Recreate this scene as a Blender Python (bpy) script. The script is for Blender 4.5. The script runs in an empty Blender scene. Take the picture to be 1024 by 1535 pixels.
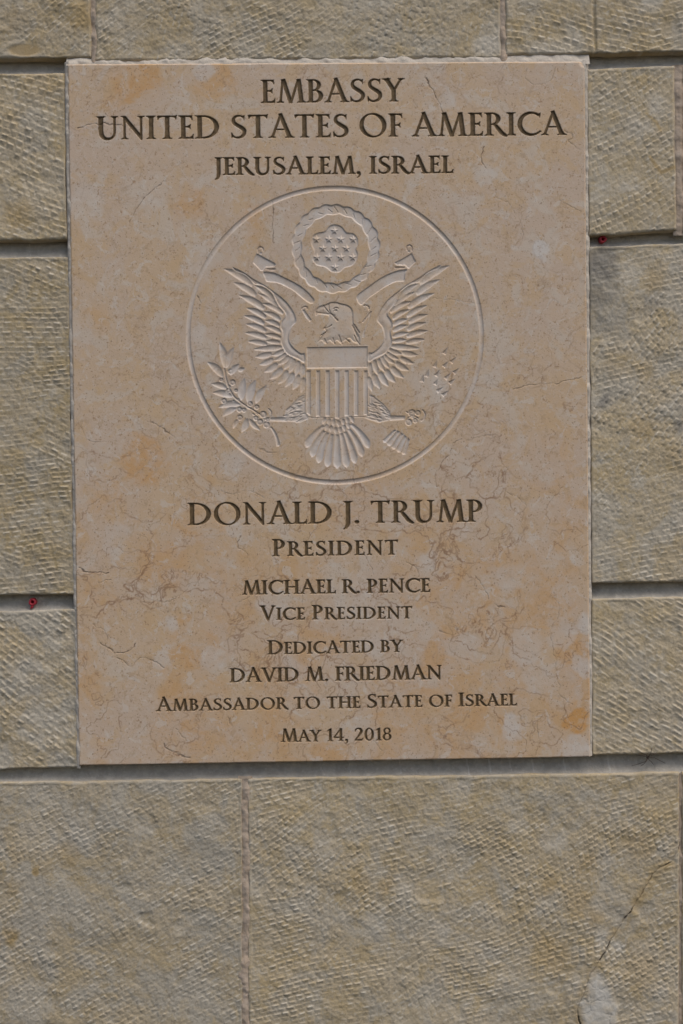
import bpy, math
import numpy as np
from mathutils import Matrix, Vector

# ------------------------------------------------------------------ camera, world, sun, exposure
SC = bpy.context.scene
COL = SC.collection
RA, RB, RC, TX, TY, TZ, PH = (-0.023027061576, -0.023833031471, -0.012185524838,
                              -0.037198605733, -0.097640022871, 2.146699442743, 1.050857151564)
PW = 0.775                                  # plaque width, metres
ZB = 1.60                                   # height of the plaque's centre above the street


def rot(a, b, c):
    ca, sa, cb, sb, cc, sc = math.cos(a), math.sin(a), math.cos(b), math.sin(b), math.cos(c), math.sin(c)
    rx = np.array([[1, 0, 0], [0, ca, -sa], [0, sa, ca]])
    ry = np.array([[cb, 0, sb], [0, 1, 0], [-sb, 0, cb]])
    rz = np.array([[cc, -sc, 0], [sc, cc, 0], [0, 0, 1]])
    return rz @ ry @ rx


CM = rot(RA, RB, RC)
T3 = np.array([[1, 0, 0], [0, 0, -1], [0, 1, 0]], float)      # wall plane (x, y, out) -> world
MW = T3 @ CM
cam_d = bpy.data.cameras.new('camera')
cam = bpy.data.objects.new('camera', cam_d)
COL.objects.link(cam)
m4 = Matrix.Identity(4)
for i in range(3):
    for j in range(3):
        m4[i][j] = MW[i, j]
m4[0][3], m4[1][3], m4[2][3] = TX, -TZ, TY + ZB
cam.matrix_world = m4
cam_d.sensor_fit = 'VERTICAL'
cam_d.sensor_height = 36
cam_d.sensor_width = 24
cam_d.lens = 50
cam_d.clip_start = 0.05
cam_d.clip_end = 500
SC.camera = cam

SUN_EL, SUN_ROT = math.radians(62), math.radians(138)
world = bpy.data.worlds.new('World')
SC.world = world
world.use_nodes = True
wn = world.node_tree
wn.nodes.clear()
sky = wn.nodes.new('ShaderNodeTexSky')
sky.sky_type = 'NISHITA'
sky.sun_disc = False
sky.sun_elevation = SUN_EL
sky.sun_rotation = SUN_ROT
sky.air_density = 1.0
sky.dust_density = 4.0
sky.ozone_density = 1.0
bg = wn.nodes.new('ShaderNodeBackground')
bg.inputs['Strength'].default_value = 0.11
wo = wn.nodes.new('ShaderNodeOutputWorld')
wn.links.new(sky.outputs[0], bg.inputs[0])
wn.links.new(bg.outputs[0], wo.inputs[0])

sun_d = bpy.data.lights.new('sun', 'SUN')
sun_d.energy = 0.85
sun_d.angle = math.radians(38)
sun_d.color = (1.0, 0.94, 0.86)
sun = bpy.data.objects.new('sun', sun_d)
COL.objects.link(sun)
sdir = Vector((math.sin(SUN_ROT) * math.cos(SUN_EL), math.cos(SUN_ROT) * math.cos(SUN_EL), math.sin(SUN_EL)))
sun.rotation_euler = (-sdir).to_track_quat('-Z', 'Y').to_euler()
sun.location = (2, -3, 6)

SC.view_settings.view_transform = 'Standard'
SC.view_settings.look = 'None'
SC.view_settings.exposure = 0.42
SC.view_settings.gamma = 1.0
SC.view_settings.use_curve_mapping = False
SC.cycles.max_bounces = 6

# ------------------------------------------------------------------ helpers: plane, noise, shapes
FPX = 1535 * 50 / 36.0


def pt(x, y):
    """the wall point seen at photo pixel (x, y), in wall metres (plaque centre = 0,0)"""
    x = np.asarray(x, float)
    y = np.asarray(y, float)
    d = np.stack([(x - 512) / FPX, -(y - 767.5) / FPX, -np.ones_like(x)], -1) @ CM.T
    t = -TZ / d[..., 2]
    return TX + d[..., 0] * t, TY + d[..., 1] * t


def pts(lst):
    a = np.array(lst, float)
    X, Y = pt(a[:, 0], a[:, 1])
    return np.stack([X, Y], 1)


MM = 0.001
PXM = 0.775 / 775.0                          # one photo pixel on the plaque, metres

TAB = np.random.default_rng(7).random(65536)


def hsh(i, j, s=0):
    i = np.asarray(i).astype(np.int64)
    j = np.asarray(j).astype(np.int64)
    return TAB[((i * 73856093) ^ (j * 19349663) ^ (s * 83492791)) & 65535]


def vn(x, y, s=0):
    xi = np.floor(x); yi = np.floor(y)
    fx = x - xi; fy = y - yi
    fx = fx * fx * fx * (fx * (fx * 6 - 15) + 10)
    fy = fy * fy * fy * (fy * (fy * 6 - 15) + 10)
    a = hsh(xi, yi, s); b = hsh(xi + 1, yi, s); c = hsh(xi, yi + 1, s); d = hsh(xi + 1, yi + 1, s)
    return (a * (1 - fx) + b * fx) * (1 - fy) + (c * (1 - fx) + d * fx) * fy - 0.5


def fbm(x, y, s=0, n=4):
    o = 0; a = 1.0
    for k in range(n):
        o = o + a * vn(x * 2 ** k + 17.3 * k, y * 2 ** k - 9.1 * k, s + 31 * k)
        a *= 0.5
    return o


def sst(a, b, x):
    t = np.clip((x - a) / (b - a), 0, 1)
    return t * t * (3 - 2 * t)


def sd_poly(X, Y, P):
    P = np.asarray(P, float)
    d2 = np.full(X.shape, 1e9)
    ins = np.zeros(X.shape, bool)
    n = len(P)
    for i in range(n):
        ax, ay = P[i]; bx, by = P[(i + 1) % n]
        ex, ey = bx - ax, by - ay
        L = ex * ex + ey * ey
        if L < 1e-18:
            continue
        wx = X - ax; wy = Y - ay
        t = np.clip((wx * ex + wy * ey) / L, 0, 1)
        dx = wx - t * ex; dy = wy - t * ey
        d2 = np.minimum(d2, dx * dx + dy * dy)
        if ay != by:
            c = ((ay > Y) != (by > Y)) & (X < (Y - ay) * ex / ey + ax)
            ins ^= c
    d = np.sqrt(d2)
    return np.where(ins, -d, d)


def sd_line(X, Y, P, w=None):
    """distance to an open polyline minus its (varying) half width"""
    P = np.asarray(P, float)
    n = len(P)
    w = np.zeros(n) if w is None else (np.full(n, float(w)) if np.isscalar(w) else np.asarray(w, float))
    d = np.full(X.shape, 1e9)
    for i in range(n - 1):
        ax, ay = P[i]; bx, by = P[i + 1]
        ex, ey = bx - ax, by - ay
        L = ex * ex + ey * ey + 1e-18
        t = np.clip(((X - ax) * ex + (Y - ay) * ey) / L, 0, 1)
        dd = np.hypot(X - ax - t * ex, Y - ay - t * ey) - (w[i] + t * (w[i + 1] - w[i]))
        d = np.minimum(d, dd)
    return d


def smooth(P, n=6, closed=False):
    """Catmull-Rom through the points"""
    P = np.asarray(P, float)
    N = len(P)
    out = []
    rng = range(N) if closed else range(N - 1)
    for i in rng:
        if closed:
            a, b, c, d = P[(i - 1) % N], P[i], P[(i + 1) % N], P[(i + 2) % N]
        else:
            a, b, c, d = P[max(i - 1, 0)], P[i], P[i + 1], P[min(i + 2, N - 1)]
        for k in range(n):
            t = k / n
            out.append(0.5 * ((2 * b) + (c - a) * t + (2 * a - 5 * b + 4 * c - d) * t * t + (3 * b - a - 3 * c + d) * t ** 3))
    if not closed:
        out.append(P[-1])
    return np.array(out)


def brush(P, w):
    P = np.asarray(P, float)
    w = np.asarray(w, float)
    if len(w) != len(P):
        w = np.interp(np.linspace(0, 1, len(P)), np.linspace(0, 1, len(w)), w)
    t = np.gradient(P, axis=0)
    t /= np.linalg.norm(t, axis=1)[:, None] + 1e-12
    nrm = np.stack([-t[:, 1], t[:, 0]], 1)
    return np.concatenate([P + nrm * w[:, None] / 2, (P - nrm * w[:, None] / 2)[::-1]])


def ell(cx, cy, rx, ry, a0=0, a1=360, n=48, tilt=0):
    a = np.radians(np.linspace(a0, a1, n))
    x = rx * np.cos(a); y = ry * np.sin(a)
    t = math.radians(tilt)
    return np.stack([cx + x * math.cos(t) - y * math.sin(t), cy + x * math.sin(t) + y * math.cos(t)], 1)


# ------------------------------------------------------------------ Roman inscriptional capitals
SW, TW = 0.158, 0.086
SE, ST, SB = 0.082, 0.034, 0.085


def q(a, b, wa, wb=None):
    return ('p', brush([a, b], [wa, wb or wa]))


def foot(x, w, l=SE, r=SE, y=0.0, up=1, sh=0.0):
    """bracketed serif under (up=1) or over (up=-1) a stem of width w centred on x"""
    P = [(x - w / 2 - l, 0), (x + w / 2 + r, 0), (x + w / 2 + r, ST)]
    for k in range(1, 6):
        a = math.pi / 2 * k / 5
        P.append((x + w / 2 + r * (1 - math.sin(a)) + sh * (1 - math.cos(a)), ST + SB * (1 - math.cos(a))))
    for k in range(5, 0, -1):
        a = math.pi / 2 * k / 5
        P.append((x - w / 2 - l * (1 - math.sin(a)) + sh * (1 - math.cos(a)), ST + SB * (1 - math.cos(a))))
    P.append((x - w / 2 - l, ST))
    return ('p', np.array([(a, y + up * b) for a, b in P]))


def stem(x, w=SW, y0=0.0, y1=1.0):
    return ('p', np.array([(x - w / 2, y0), (x + w / 2, y0), (x + w * .47, (y0 + y1) / 2), (x + w / 2, y1), (x - w / 2, y1), (x - w * .47, (y0 + y1) / 2)]))


def full(x, w=SW, bl=SE, br=SE, tl=SE, tr=SE):
    return [stem(x, w), foot(x, w, bl, br), foot(x, w, tl, tr, 1.0, -1)]


def arm(x0, x1, y, t=0.066, tip=0.13, d=0):
    """horizontal arm with a flared end; d = -1 tip hangs, +1 tip rises, 0 both"""
    lo = tip if d <= 0 else 0
    hi = tip if d >= 0 else 0
    P = [(x0, y - t / 2), (x1 - .10, y - t / 2), (x1 - .035, y - t / 2 - lo * .45), (x1 - .01, y - t / 2 - lo), (x1 + .02, y - t / 2 - lo),
         (x1 + .0, y), (x1 + .02, y + t / 2 + hi), (x1 - .01, y + t / 2 + hi), (x1 - .035, y + t / 2 + hi * .45), (x1 - .10, y + t / 2), (x0, y + t / 2)]
    return ('p', np.array(P))


def bowl(x0, xs, xr, y0, y1, tt=0.07, w=SW):
    """closed bowl from stem edge xs out to xr"""
    cy = (y0 + y1) / 2; ry = (y1 - y0) / 2
    cx = max(xs, xr - ry * 1.05)
    o = np.concatenate([[(x0, y0)], ell(cx, cy, xr - cx, ry, -90, 90, 30), [(x0, y1)]])
    i = np.concatenate([[(xs, y0 + tt)], ell(cx - .01, cy, xr - cx - w + .01, ry - tt, -90, 90, 30), [(xs, y1 - tt)]])
    return ('r', o, i)


def glyphs():
    G = {}
    G['I'] = (0.33, full(.165))
    G['E'] = (0.53, full(.165, SW, SE, 0, SE, 0) + [arm(.165, .47, .965, d=-1), arm(.2, .41, .515, .058, .075, 0), arm(.165, .50, .035, d=1)])
    G['F'] = (0.50, full(.165, SW, SE, SE, SE, 0) + [arm(.165, .47, .965, d=-1), arm(.2, .41, .50, .058, .075, 0)])
    G['L'] = (0.52, full(.165, SW, SE, 0, SE, SE) + [arm(.165, .50, .035, .066, .15, d=1)])
    G['T'] = (0.70, [stem(.35), foot(.35, SW), ('p', np.array([(.06, 1.0), (.64, 1.0), (.675, 1.03), (.69, 1.02), (.66, .84), (.63, .84), (.60, .91), (.54, .934), (.16, .934), (.10, .91), (.06, .83), (.03, .83), (.01, .985), (.025, .99)]))])
    G['H'] = (0.86, full(.165) + full(.695) + [('p', np.array([(.16, .475), (.7, .475), (.7, .54), (.16, .54)]))])
    G['N'] = (0.86, [stem(.155, TW), foot(.155, TW), stem(.715, TW, .0, 1.0), foot(.715, TW, y=1.0, up=-1),
                     ('p', np.array([(.03, 1.0), (.20, 1.0), (.755, .13), (.755, -.03), (.70, -.03), (.115, .88), (.10, .95), (.03, .97)]))])
    G['M'] = (1.02, [q((.135, 0), (.225, 1.0), TW * .95), foot(.135, TW, sh=.012), q((.235, 1.02), (.505, -.01), SW * 1.02, SW * .9),
                     q((.50, -.02), (.775, 1.0), TW), q((.785, 1.02), (.885, 0), SW), foot(.885, SW, sh=-.01)])
    G['A'] = (0.82, [q((.395, 1.0), (.10, 0), TW, TW), foot(.10, TW, .085, .085, sh=.025), q((.375, 1.05), (.70, 0), SW * .85, SW), foot(.70, SW, .085, .085, sh=-.03),
                     ('p', np.array([(.20, .33), (.60, .33), (.58, .39), (.22, .39)]))])
    G['V'] = (0.80, [q((.12, 1.0), (.43, -.04), SW, SW * .8), foot(.12, SW, y=1.0, up=-1, sh=.03), q((.42, -.02), (.70, 1.0), TW), foot(.70, TW, y=1.0, up=-1, sh=-.025)])
    G['Y'] = (0.74, [q((.11, 1.0), (.38, .46), SW), foot(.11, SW, y=1.0, up=-1, sh=.05), q((.36, .44), (.64, 1.0), TW), foot(.64, TW, y=1.0, up=-1, sh=-.05), stem(.365, SW, 0, .52), foot(.365, SW)])
    up = smooth([(.165, 1.0), (.165, .6), (.165, .36), (.20, .16), (.30, .045), (.42, .025), (.53, .07), (.60, .18), (.625, .36), (.625, .6), (.625, 1.0)], 6)
    G['U'] = (0.78, [('p', brush(up, [SW, SW, SW, SW, .135, .10, .085, TW, TW, TW, TW])), foot(.165, SW, y=1.0, up=-1), foot(.625, TW, y=1.0, up=-1)])
    jp = smooth([(.20, 1.0), (.20, .6), (.20, .15), (.185, -.05), (.13, -.19), (.04, -.26)], 6)
    G['J'] = (0.36, [('p', brush(jp, [SW, SW, SW, SW * .95, .10, .045])), foot(.20, SW, y=1.0, up=-1)])
    G['O'] = (0.98, [('r', ell(.49, .5, .46, .525), ell(.49, .5, .31, .462, tilt=10))])
    G['D'] = (0.86, full(.165, SW, SE, 0, SE, 0) + [bowl(.165, .24, .82, 0, 1.0, .068, SW * 1.02)])
    G['P'] = (0.60, full(.165, SW, SE, SE, SE, 0) + [bowl(.165, .24, .56, .43, 1.0, .062, SW * .95)])
    leg = smooth([(.34, .52), (.48, .31), (.60, .12), (.72, .01), (.80, -.02)], 6)
    G['R'] = (0.73, full(.165, SW, SE, SE, SE, 0) + [bowl(.165, .24, .56, .46, 1.0, .062, SW * .95), ('p', brush(leg, [.10, .15, .155, .12, .03]))])
    G['B'] = (0.64, full(.165, SW, SE, 0, SE, 0) + [bowl(.165, .24, .53, .50, 1.0, .06, SW * .92), bowl(.165, .24, .60, 0, .56, .064, SW)])
    cp = ell(.50, .5, .395, .475, 52, 318, 44)
    cp = np.concatenate([[(.80, .885)], cp, [(.83, .145)]])
    cw = np.interp(np.linspace(0, 1, len(cp)), [0, .08, .25, .5, .72, .92, 1], [.11, .085, .12, .165, .13, .075, .05])
    G['C'] = (0.82, [('p', brush(cp, cw)), ('p', np.array([(.735, .90), (.79, .97), (.815, .97), (.80, .76), (.775, .76)]))])
    sp = smooth([(.475, .86), (.40, .945), (.28, .965), (.17, .90), (.125, .78), (.155, .66), (.26, .56), (.38, .465), (.475, .36), (.49, .22), (.42, .09), (.29, .03), (.16, .05), (.07, .15)], 6)
    sw = np.interp(np.linspace(0, 1, len(sp)), [0, .1, .25, .38, .5, .62, .76, .9, 1], [.06, .065, .10, .135, .155, .15, .11, .07, .06])
    G['S'] = (0.58, [('p', brush(sp, sw)), ('p', np.array([(.43, .95), (.49, .99), (.505, .99), (.50, .77), (.475, .77), (.455, .86)])), ('p', np.array([(.05, .01), (.075, .01), (.12, .06), (.10, .17), (.07, .24), (.04, .24)]))])
    G['.'] = (0.26, [('p', ell(.12, .06, .085, .085, n=20))])
    G[','] = (0.26, [('p', ell(.12, .06, .085, .085, n=20)), ('p', brush(smooth([(.16, .07), (.17, -.05), (.13, -.15), (.06, -.21)], 5), [.09, .09, .06, .02]))])
    G['1'] = (0.42, [stem(.24, SW * .95, 0, .93), foot(.24, SW * .95, .09, .09), ('p', np.array([(.06, .80), (.20, .93), (.3, .99), (.31, .93), (.2, .84), (.07, .765)]))])
    G['4'] = (0.62, [stem(.43, SW * .95, 0, .97), q((.45, .98), (.04, .31), .075), ('p', np.array([(.01, .23), (.60, .23), (.60, .31), (.01, .31)])), foot(.43, SW * .9, .07, .07)])
    tp = smooth([(.07, .72), (.10, .86), (.21, .94), (.35, .92), (.43, .79), (.41, .63), (.30, .42), (.16, .20), (.06, .05)], 6)
    G['2'] = (0.58, [('p', brush(tp, [.05, .075, .085, .115, .15, .145, .11, .08, .07])), ('p', np.array([(.03, 0), (.47, 0), (.54, .20), (.51, .20), (.45, .095), (.08, .085)]))])
    G['0'] = (0.62, [('r', ell(.30, .48, .275, .495), ell(.30, .48, .15, .43))])
    G['8'] = (0.58, [('r', ell(.28, .72, .215, .245), ell(.28, .72, .115, .19)), ('r', ell(.28, .265, .255, .28), ell(.28, .265, .135, .215))])
    return G


GL = glyphs()

# text, small-cap ratio, left baseline px, right baseline px, cap height px
LINES = [
    ('EMBASSY', None, (391, 155.3), (606, 152.8), 34.5),
    ('UNITED STATES OF AMERICA', None, (144.5, 210), (847.5, 203), 34.5),
    ('JERUSALEM, ISRAEL', None, (321, 263.0), (679.5, 260.0), 26),
    ('DONALD J. TRUMP', None, (281, 787.6), (724.5, 782.2), 33.5),
    ('President', .86, (408, 834), (597, 831.3), 25.5),
    ('MICHAEL R. PENCE', None, (363, 891.4), (645, 887.5), 20.8),
    ('Vice President', .84, (390, 929.5), (618, 927), 21.5),
    ('Dedicated by', .86, (401, 981), (603.5, 977.2), 21),
    ('DAVID M. FRIEDMAN', None, (344.5, 1022.7), (662.5, 1017.8), 21),
    ('Ambassador to the State of Israel', .86, (235, 1066), (774.5, 1057.3), 20.5),
    ('May 14, 2018', .86, (421, 1112), (587.5, 1109.3), 19.5),
]
SPACE = 0.27

# ------------------------------------------------------------------ the plaque as one carved field
NX, NY = 1041, 1411
gx = np.linspace(-PW / 2, PW / 2, NX)
gy = np.linspace(-PH / 2, PH / 2, NY)
PX_, PY_ = np.meshgrid(gx, gy)
DEP = np.zeros((NY, NX))                     # carved depth (m)
PAINT = np.zeros((NY, NX))
CUT = np.zeros((NY, NX))
LAB = np.zeros((NY, NX), np.int32)           # which part a point belongs to
STEP = gx[1] - gx[0]


def win(bb, pad=0.006):
    x0, y0, x1, y1 = bb
    i0 = max(0, int((x0 - pad + PW / 2) / STEP)); i1 = min(NX, int((x1 + pad + PW / 2) / STEP) + 2)
    j0 = max(0, int((y0 - pad + PH / 2) / (gy[1] - gy[0]))); j1 = min(NY, int((y1 + pad + PH / 2) / (gy[1] - gy[0])) + 2)
    return slice(j0, j1), slice(i0, i1)


def bbox(P):
    return P[:, 0].min(), P[:, 1].min(), P[:, 0].max(), P[:, 1].max()


LABELS = {0: 'slab'}


def carve_text():
    for li, (text, sc, p0, p1, cap) in enumerate(LINES):
        lab = 20 + li
        a = np.array(pt(*p0)); b = np.array(pt(*p1))
        u = (b - a) / np.linalg.norm(b - a); v = np.array([-u[1], u[0]])
        tot = np.linalg.norm(b - a)
        capm = cap * PXM
        adv = []
        for ch in text:
            s = 1.0 if (sc is None or ch.isupper() or not ch.isalpha()) else sc
            if ch == ' ':
                adv.append((None, 1, SPACE))
            else:
                adv.append((ch.upper(), s, GL[ch.upper()][0] * s))
        nat = sum(x[2] for x in adv) * capm
        hs = min(1.34, (tot - .035 * capm * (len(adv) - 1)) / nat)
        gap = (tot - nat * hs) / (len(adv) - 1)
        pen = 0.0
        for ch, s, w in adv:
            if ch:
                polys = []
                for it in GL[ch][1]:
                    polys.append((it[0],) + tuple(a + np.outer(P[:, 0] * s * capm * hs + pen, u) + np.outer(P[:, 1] * s * capm, v) for P in it[1:]))
                allp = np.concatenate([t[1] for t in polys])
                sl = win(bbox(allp), 0.004)
                X, Y = PX_[sl], PY_[sl]
                sd = np.full(X.shape, 1e9)
                for t in polys:
                    d = sd_poly(X, Y, t[1])
                    if t[0] == 'r':
                        d = np.maximum(d, -sd_poly(X, Y, t[2]))
                    sd = np.minimum(sd, d)
                sd = sd - (.00030 if cap < 27 else .0001) + .00028 * fbm(X * 260, Y * 260, 95, 3)
                ins = np.clip(-sd + .0002, 0, None)
                dep = np.minimum(ins * 1.5, .0023)
                DEP[sl] = np.maximum(DEP[sl], dep)
                PAINT[sl] = np.maximum(PAINT[sl], sst(.0005, -.0004, sd))
            pen += w * capm * hs + gap
        sl = win((min(a[0], b[0]), min(a[1], b[1]), max(a[0], b[0]), max(a[1], b[1])), .06)
        rx = (PX_[sl] - a[0]) * u[0] + (PY_[sl] - a[1]) * u[1]
        ry = (PX_[sl] - a[0]) * v[0] + (PY_[sl] - a[1]) * v[1]
        lo = .30 * capm if ('J' in text[:1] or ' J' in text or ',' in text) else .09 * capm
        inb = (rx > -.10 * capm - .002) & (rx < tot + .002 + .05 * capm) & (ry > -lo) & (ry < 1.12 * capm)
        LAB[sl] = np.where(inb, lab, LAB[sl])
        LABELS[lab] = 'inscription'


carve_text()

# ------------------------------------------------------------------ the seal
SEAL = {1: 'seal', 2: 'border_ring', 3: 'cloud_ring', 4: 'star_cluster', 5: 'ribbon', 6: 'ribbon', 7: 'eagle_head', 8: 'wing', 9: 'wing',
        10: 'shield', 11: 'leg', 12: 'leg', 13: 'tail', 14: 'olive_branch', 15: 'arrow_heads', 16: 'arrow_fletching'}
LABELS.update(SEAL)
RNG = np.random.default_rng(11)


def carve(P, lab, depth, prof='flat', wall=.0016, cut=1.0, hole=None, edge=.0012):
    P = np.asarray(P)
    sl = win(bbox(P))
    X, Y = PX_[sl], PY_[sl]
    sd = sd_poly(X, Y, P)
    if hole is not None:
        sd = np.maximum(sd, -sd_poly(X, Y, hole))
    put(sl, sd, lab, depth * .50, prof, wall, cut, edge)


def put(sl, sd, lab, depth, prof, wall, cut, edge=.0012):
    ins = np.clip(-sd, 0, None)
    if prof == 'flat':
        wall = wall * .75
        d = .88 * depth * sst(0, wall, ins)
    elif prof == 'scoop':
        mx = max(ins.max(), 1e-6)
        d = .9 * depth * (1 - (1 - np.clip(ins / mx, 0, 1)) ** 2.8)
    else:                                       # pillow: groove along the edge, domed middle
        d = depth * sst(0, wall, ins) * np.where(ins > wall, np.exp(-(ins - wall) / (wall * 2.2)) * .75 + .25, 1)
    DEP[sl] = np.maximum(DEP[sl], d)
    CUT[sl] = np.maximum(CUT[sl], cut * sst(.0004, -.0006, sd))
    LAB[sl] = np.where(sd < edge, lab, LAB[sl])


def groove(P, lab, w, depth, cut=.6):
    P = np.asarray(P)
    sl = win(bbox(P))
    sd = sd_line(PX_[sl], PY_[sl], P, w)
    mxw = float(np.max(w))
    ins = np.clip(-sd, 0, None)
    d = .68 * depth * np.clip(ins / mxw, 0, 1) ** .8
    DEP[sl] = np.maximum(DEP[sl], d)
    CUT[sl] = np.maximum(CUT[sl], cut * sst(.0004, -.0005, sd))
    LAB[sl] = np.where(sd < .001, lab, LAB[sl])


def leaf(base, tip, w, bend=0.0, kind='leaf'):
    b = np.array(base, float); t = np.array(tip, float)
    d = t - b
    L = np.linalg.norm(d); d /= L
    n = np.array([-d[1], d[0]])
    s = np.linspace(0, 1, 18)
    c = b + np.outer(s * L, d) + np.outer(bend * 4 * s * (1 - s), n)
    if kind == 'leaf':
        h = np.sin(np.pi * s ** .85) ** .8
    elif kind == 'feather':
        h = np.minimum(1, (s + .22) / .42) * np.clip((1 - s) / .42, 0, 1) ** .7
    else:                                       # tail feather: widens, blunt pointed end
        h = (.45 + .62 * s) * np.clip((1 - s) / .16, 0, 1) ** .6
    off = h * w / 2
    return np.concatenate([c + np.outer(off, n), (c - np.outer(off, n))[::-1]])


def mir(P):
    P = np.array(P, float)
    o = P.copy()
    o[:, 0] = 1009 - P[:, 0]
    o[:, 1] = P[:, 1] - 0.0105 * (o[:, 0] - P[:, 0])
    return o


def px(P):
    return pts(P)


def build_seal():
    # the field inside the ring
    c = np.array(pt(502.5, 503.2))
    rr = np.hypot(PX_ - c[0], PY_ - c[1])
    R0 = .2213
    LAB[rr < R0] = 1
    dr = np.abs(rr - R0 + .0006)
    DEP[:] = np.maximum(DEP, .0017 * np.sqrt(np.clip(1 - (dr / .0034) ** 2, 0, 1)))
    CUT[:] = np.maximum(CUT, .7 * sst(.0037, .0027, dr))
    LAB[dr < .0062] = 2
    # cloud ring with scalloped edges
    a = np.radians(np.arange(0, 360, 2))
    sc1 = np.abs(np.sin(a * 11 + .6)) * 2.6
    sc2 = np.abs(np.sin(a * 8.5 + .3)) * 2.2
    jit = 1.6 * np.sin(a * 3 + 1.0)
    outer = np.stack([502.3 + (64.3 + sc1 + jit) * np.cos(a), 372.5 - (65.0 + sc1 + jit) * np.sin(a)], 1)
    inner = np.stack([502.5 + (51.5 - sc2) * np.cos(a), 373.5 - (52.8 - sc2) * np.sin(a)], 1)
    carve(px(outer), 3, .0034, 'flat', .0022, 1.0, px(inner))
    for k in range(26):                          # fine cloud cuts across the band
        t = math.radians(k * 360 / 26 + RNG.uniform(-4, 4))
        r1 = RNG.uniform(53, 56); r2 = RNG.uniform(58, 63)
        groove(px([(502.4 + r1 * math.cos(t), 373 - r1 * math.sin(t)), (502.4 + r2 * math.cos(t + .1), 373 - r2 * math.sin(t + .1))]), 3, .0010, .0043, .8)
    # star cluster
    cl = smooth([(487, 347), (493, 339.5), (502, 336.7), (512, 340), (519.5, 348.5), (529, 350), (536, 357), (537, 366), (534, 373), (536.5, 381),
                 (534.5, 391), (527.5, 399), (517, 402), (509, 408.5), (497, 408), (487.5, 401), (474, 397.5), (468.5, 389), (470.5, 377), (466.5, 366), (469, 354), (477, 349)], 5, True)
    carve(px(cl), 4, .0030, 'flat', .0016, .9)
    stars = [(501.5, 346)] + [(x, 359) for x in (474.5, 493, 511, 529.5)] + [(x, 372.5) for x in (484, 502, 519.5)] + \
            [(x, 386) for x in (475, 493, 511, 529)] + [(502, 401)]
    for sx, sy in stars:
        P = []
        for k in range(10):
            r = 7.4 if k % 2 == 0 else 2.9
            t = math.radians(90 + 36 * k)
            P.append((sx + r * math.cos(t), sy - r * math.sin(t)))
        P = px(P)
        sl = win(bbox(P), .002)
        sd = sd_poly(PX_[sl], PY_[sl], P)
        DEP[sl] -= np.minimum(np.clip(-sd, 0, None) * 1.2, .0018)
    # ribbons
    carve(px(smooth([(394.5, 408), (404, 408.2), (412.5, 409.6), (426.5, 416), (441.8, 423.7), (452, 430), (460, 436.4), (467, 443.5), (471.6, 450), (469, 455.5),
                     (462, 454), (452, 446.5), (440, 436.5), (431.6, 431.8), (420, 426), (411, 423.8), (400, 422.5), (396.5, 416)], 4, True)), 5, .0036, 'flat', .0018)
    carve(px([(384.6, 379.8), (396, 386), (411, 394), (414, 397), (412, 400.3), (398.5, 401.3), (394, 406.8), (390, 406.3), (386, 401.5), (378.9, 394.5), (381, 387)]), 5, .0034, 'flat', .0018)
    carve(px([(396, 402.8), (413, 402.2), (413, 406.2), (404, 406.2)]), 5, .0030, 'flat', .0014, .3)
    groove(px(smooth([(387, 379), (386.5, 374), (390, 370.8), (394, 373), (395, 377)], 5)), 5, [.0006 + .0008 * math.sin(k * .15) for k in range(21)], .003)
    carve(px(ell(391, 380, 2.2, 1.8, n=14)), 5, .002)
    carve(px([(452, 464.5), (456.5, 464.5), (461, 471), (467.5, 480), (464.5, 483), (458, 476)]), 5, .003, 'flat', .0018)
    groove(px([(453, 463), (456, 460), (460, 460.5), (460.5, 463)]), 5, .0013, .0026)
    carve(px(smooth([(540, 438.5), (553.7, 428.5), (571.4, 416.2), (592, 407), (609.7, 404.2), (607.5, 411), (605.8, 421.8), (594.7, 422.8), (581, 428.8), (567.3, 437.8), (553.7, 447.2),
                     (543.5, 457), (538, 456), (533.8, 448), (536, 442)], 4, True)), 6, .0036, 'flat', .0018)
    carve(px([(590.6, 394.2), (602.9, 388), (617.4, 379.2), (620.5, 386), (624, 392.8), (618.5, 398), (613, 403.4), (610, 401.8), (607, 398.5), (594.7, 398.3)]), 6, .0034, 'flat', .0018)
    carve(px([(590.8, 399.8), (607, 400.4), (606.5, 402.6), (592, 404)]), 6, .0030, 'flat', .0014, .3)
    groove(px(smooth([(610, 375), (609.8, 370.5), (613.4, 368), (617, 370.5), (617, 376)], 5)), 6, .0012, .003)
    carve(px(ell(613, 377.5, 2.2, 1.8, n=14)), 6, .002)
    groove(px([(545.5, 458.6), (549.5, 458.2), (553, 460.5), (553, 464)]), 6, .0014, .0026)
    groove(px([(556, 468), (551, 474.5), (544, 483)]), 6, .0014, .0024)
    groove(px([(556, 468), (553.5, 478), (546, 496), (544.5, 506)]), 6, .0010, .0015)
    # eagle head
    head = smooth([(475, 462), (479, 458.8), (484.5, 457.6), (490, 455.4), (496, 452.9), (504, 452.6), (511, 455), (517, 456), (524, 459), (528.5, 464.5), (529.8, 471), (530, 479), (531, 487),
                   (534, 494), (538.5, 503), (540, 511), (538, 515.5), (529, 513), (524, 508), (518, 511), (511, 515.5), (505, 511), (500, 516), (494, 511), (488, 516), (482, 511), (475.5, 514.5),
                   (481, 505), (488, 497), (484, 493), (489, 487), (491, 480), (492.5, 474.5), (487, 472.6), (478, 471.5), (473.5, 474.5), (472, 469), (473, 465)], 3, True)
    carve(px(head), 7, .0030, 'pillow', .0016, .35)
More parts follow.
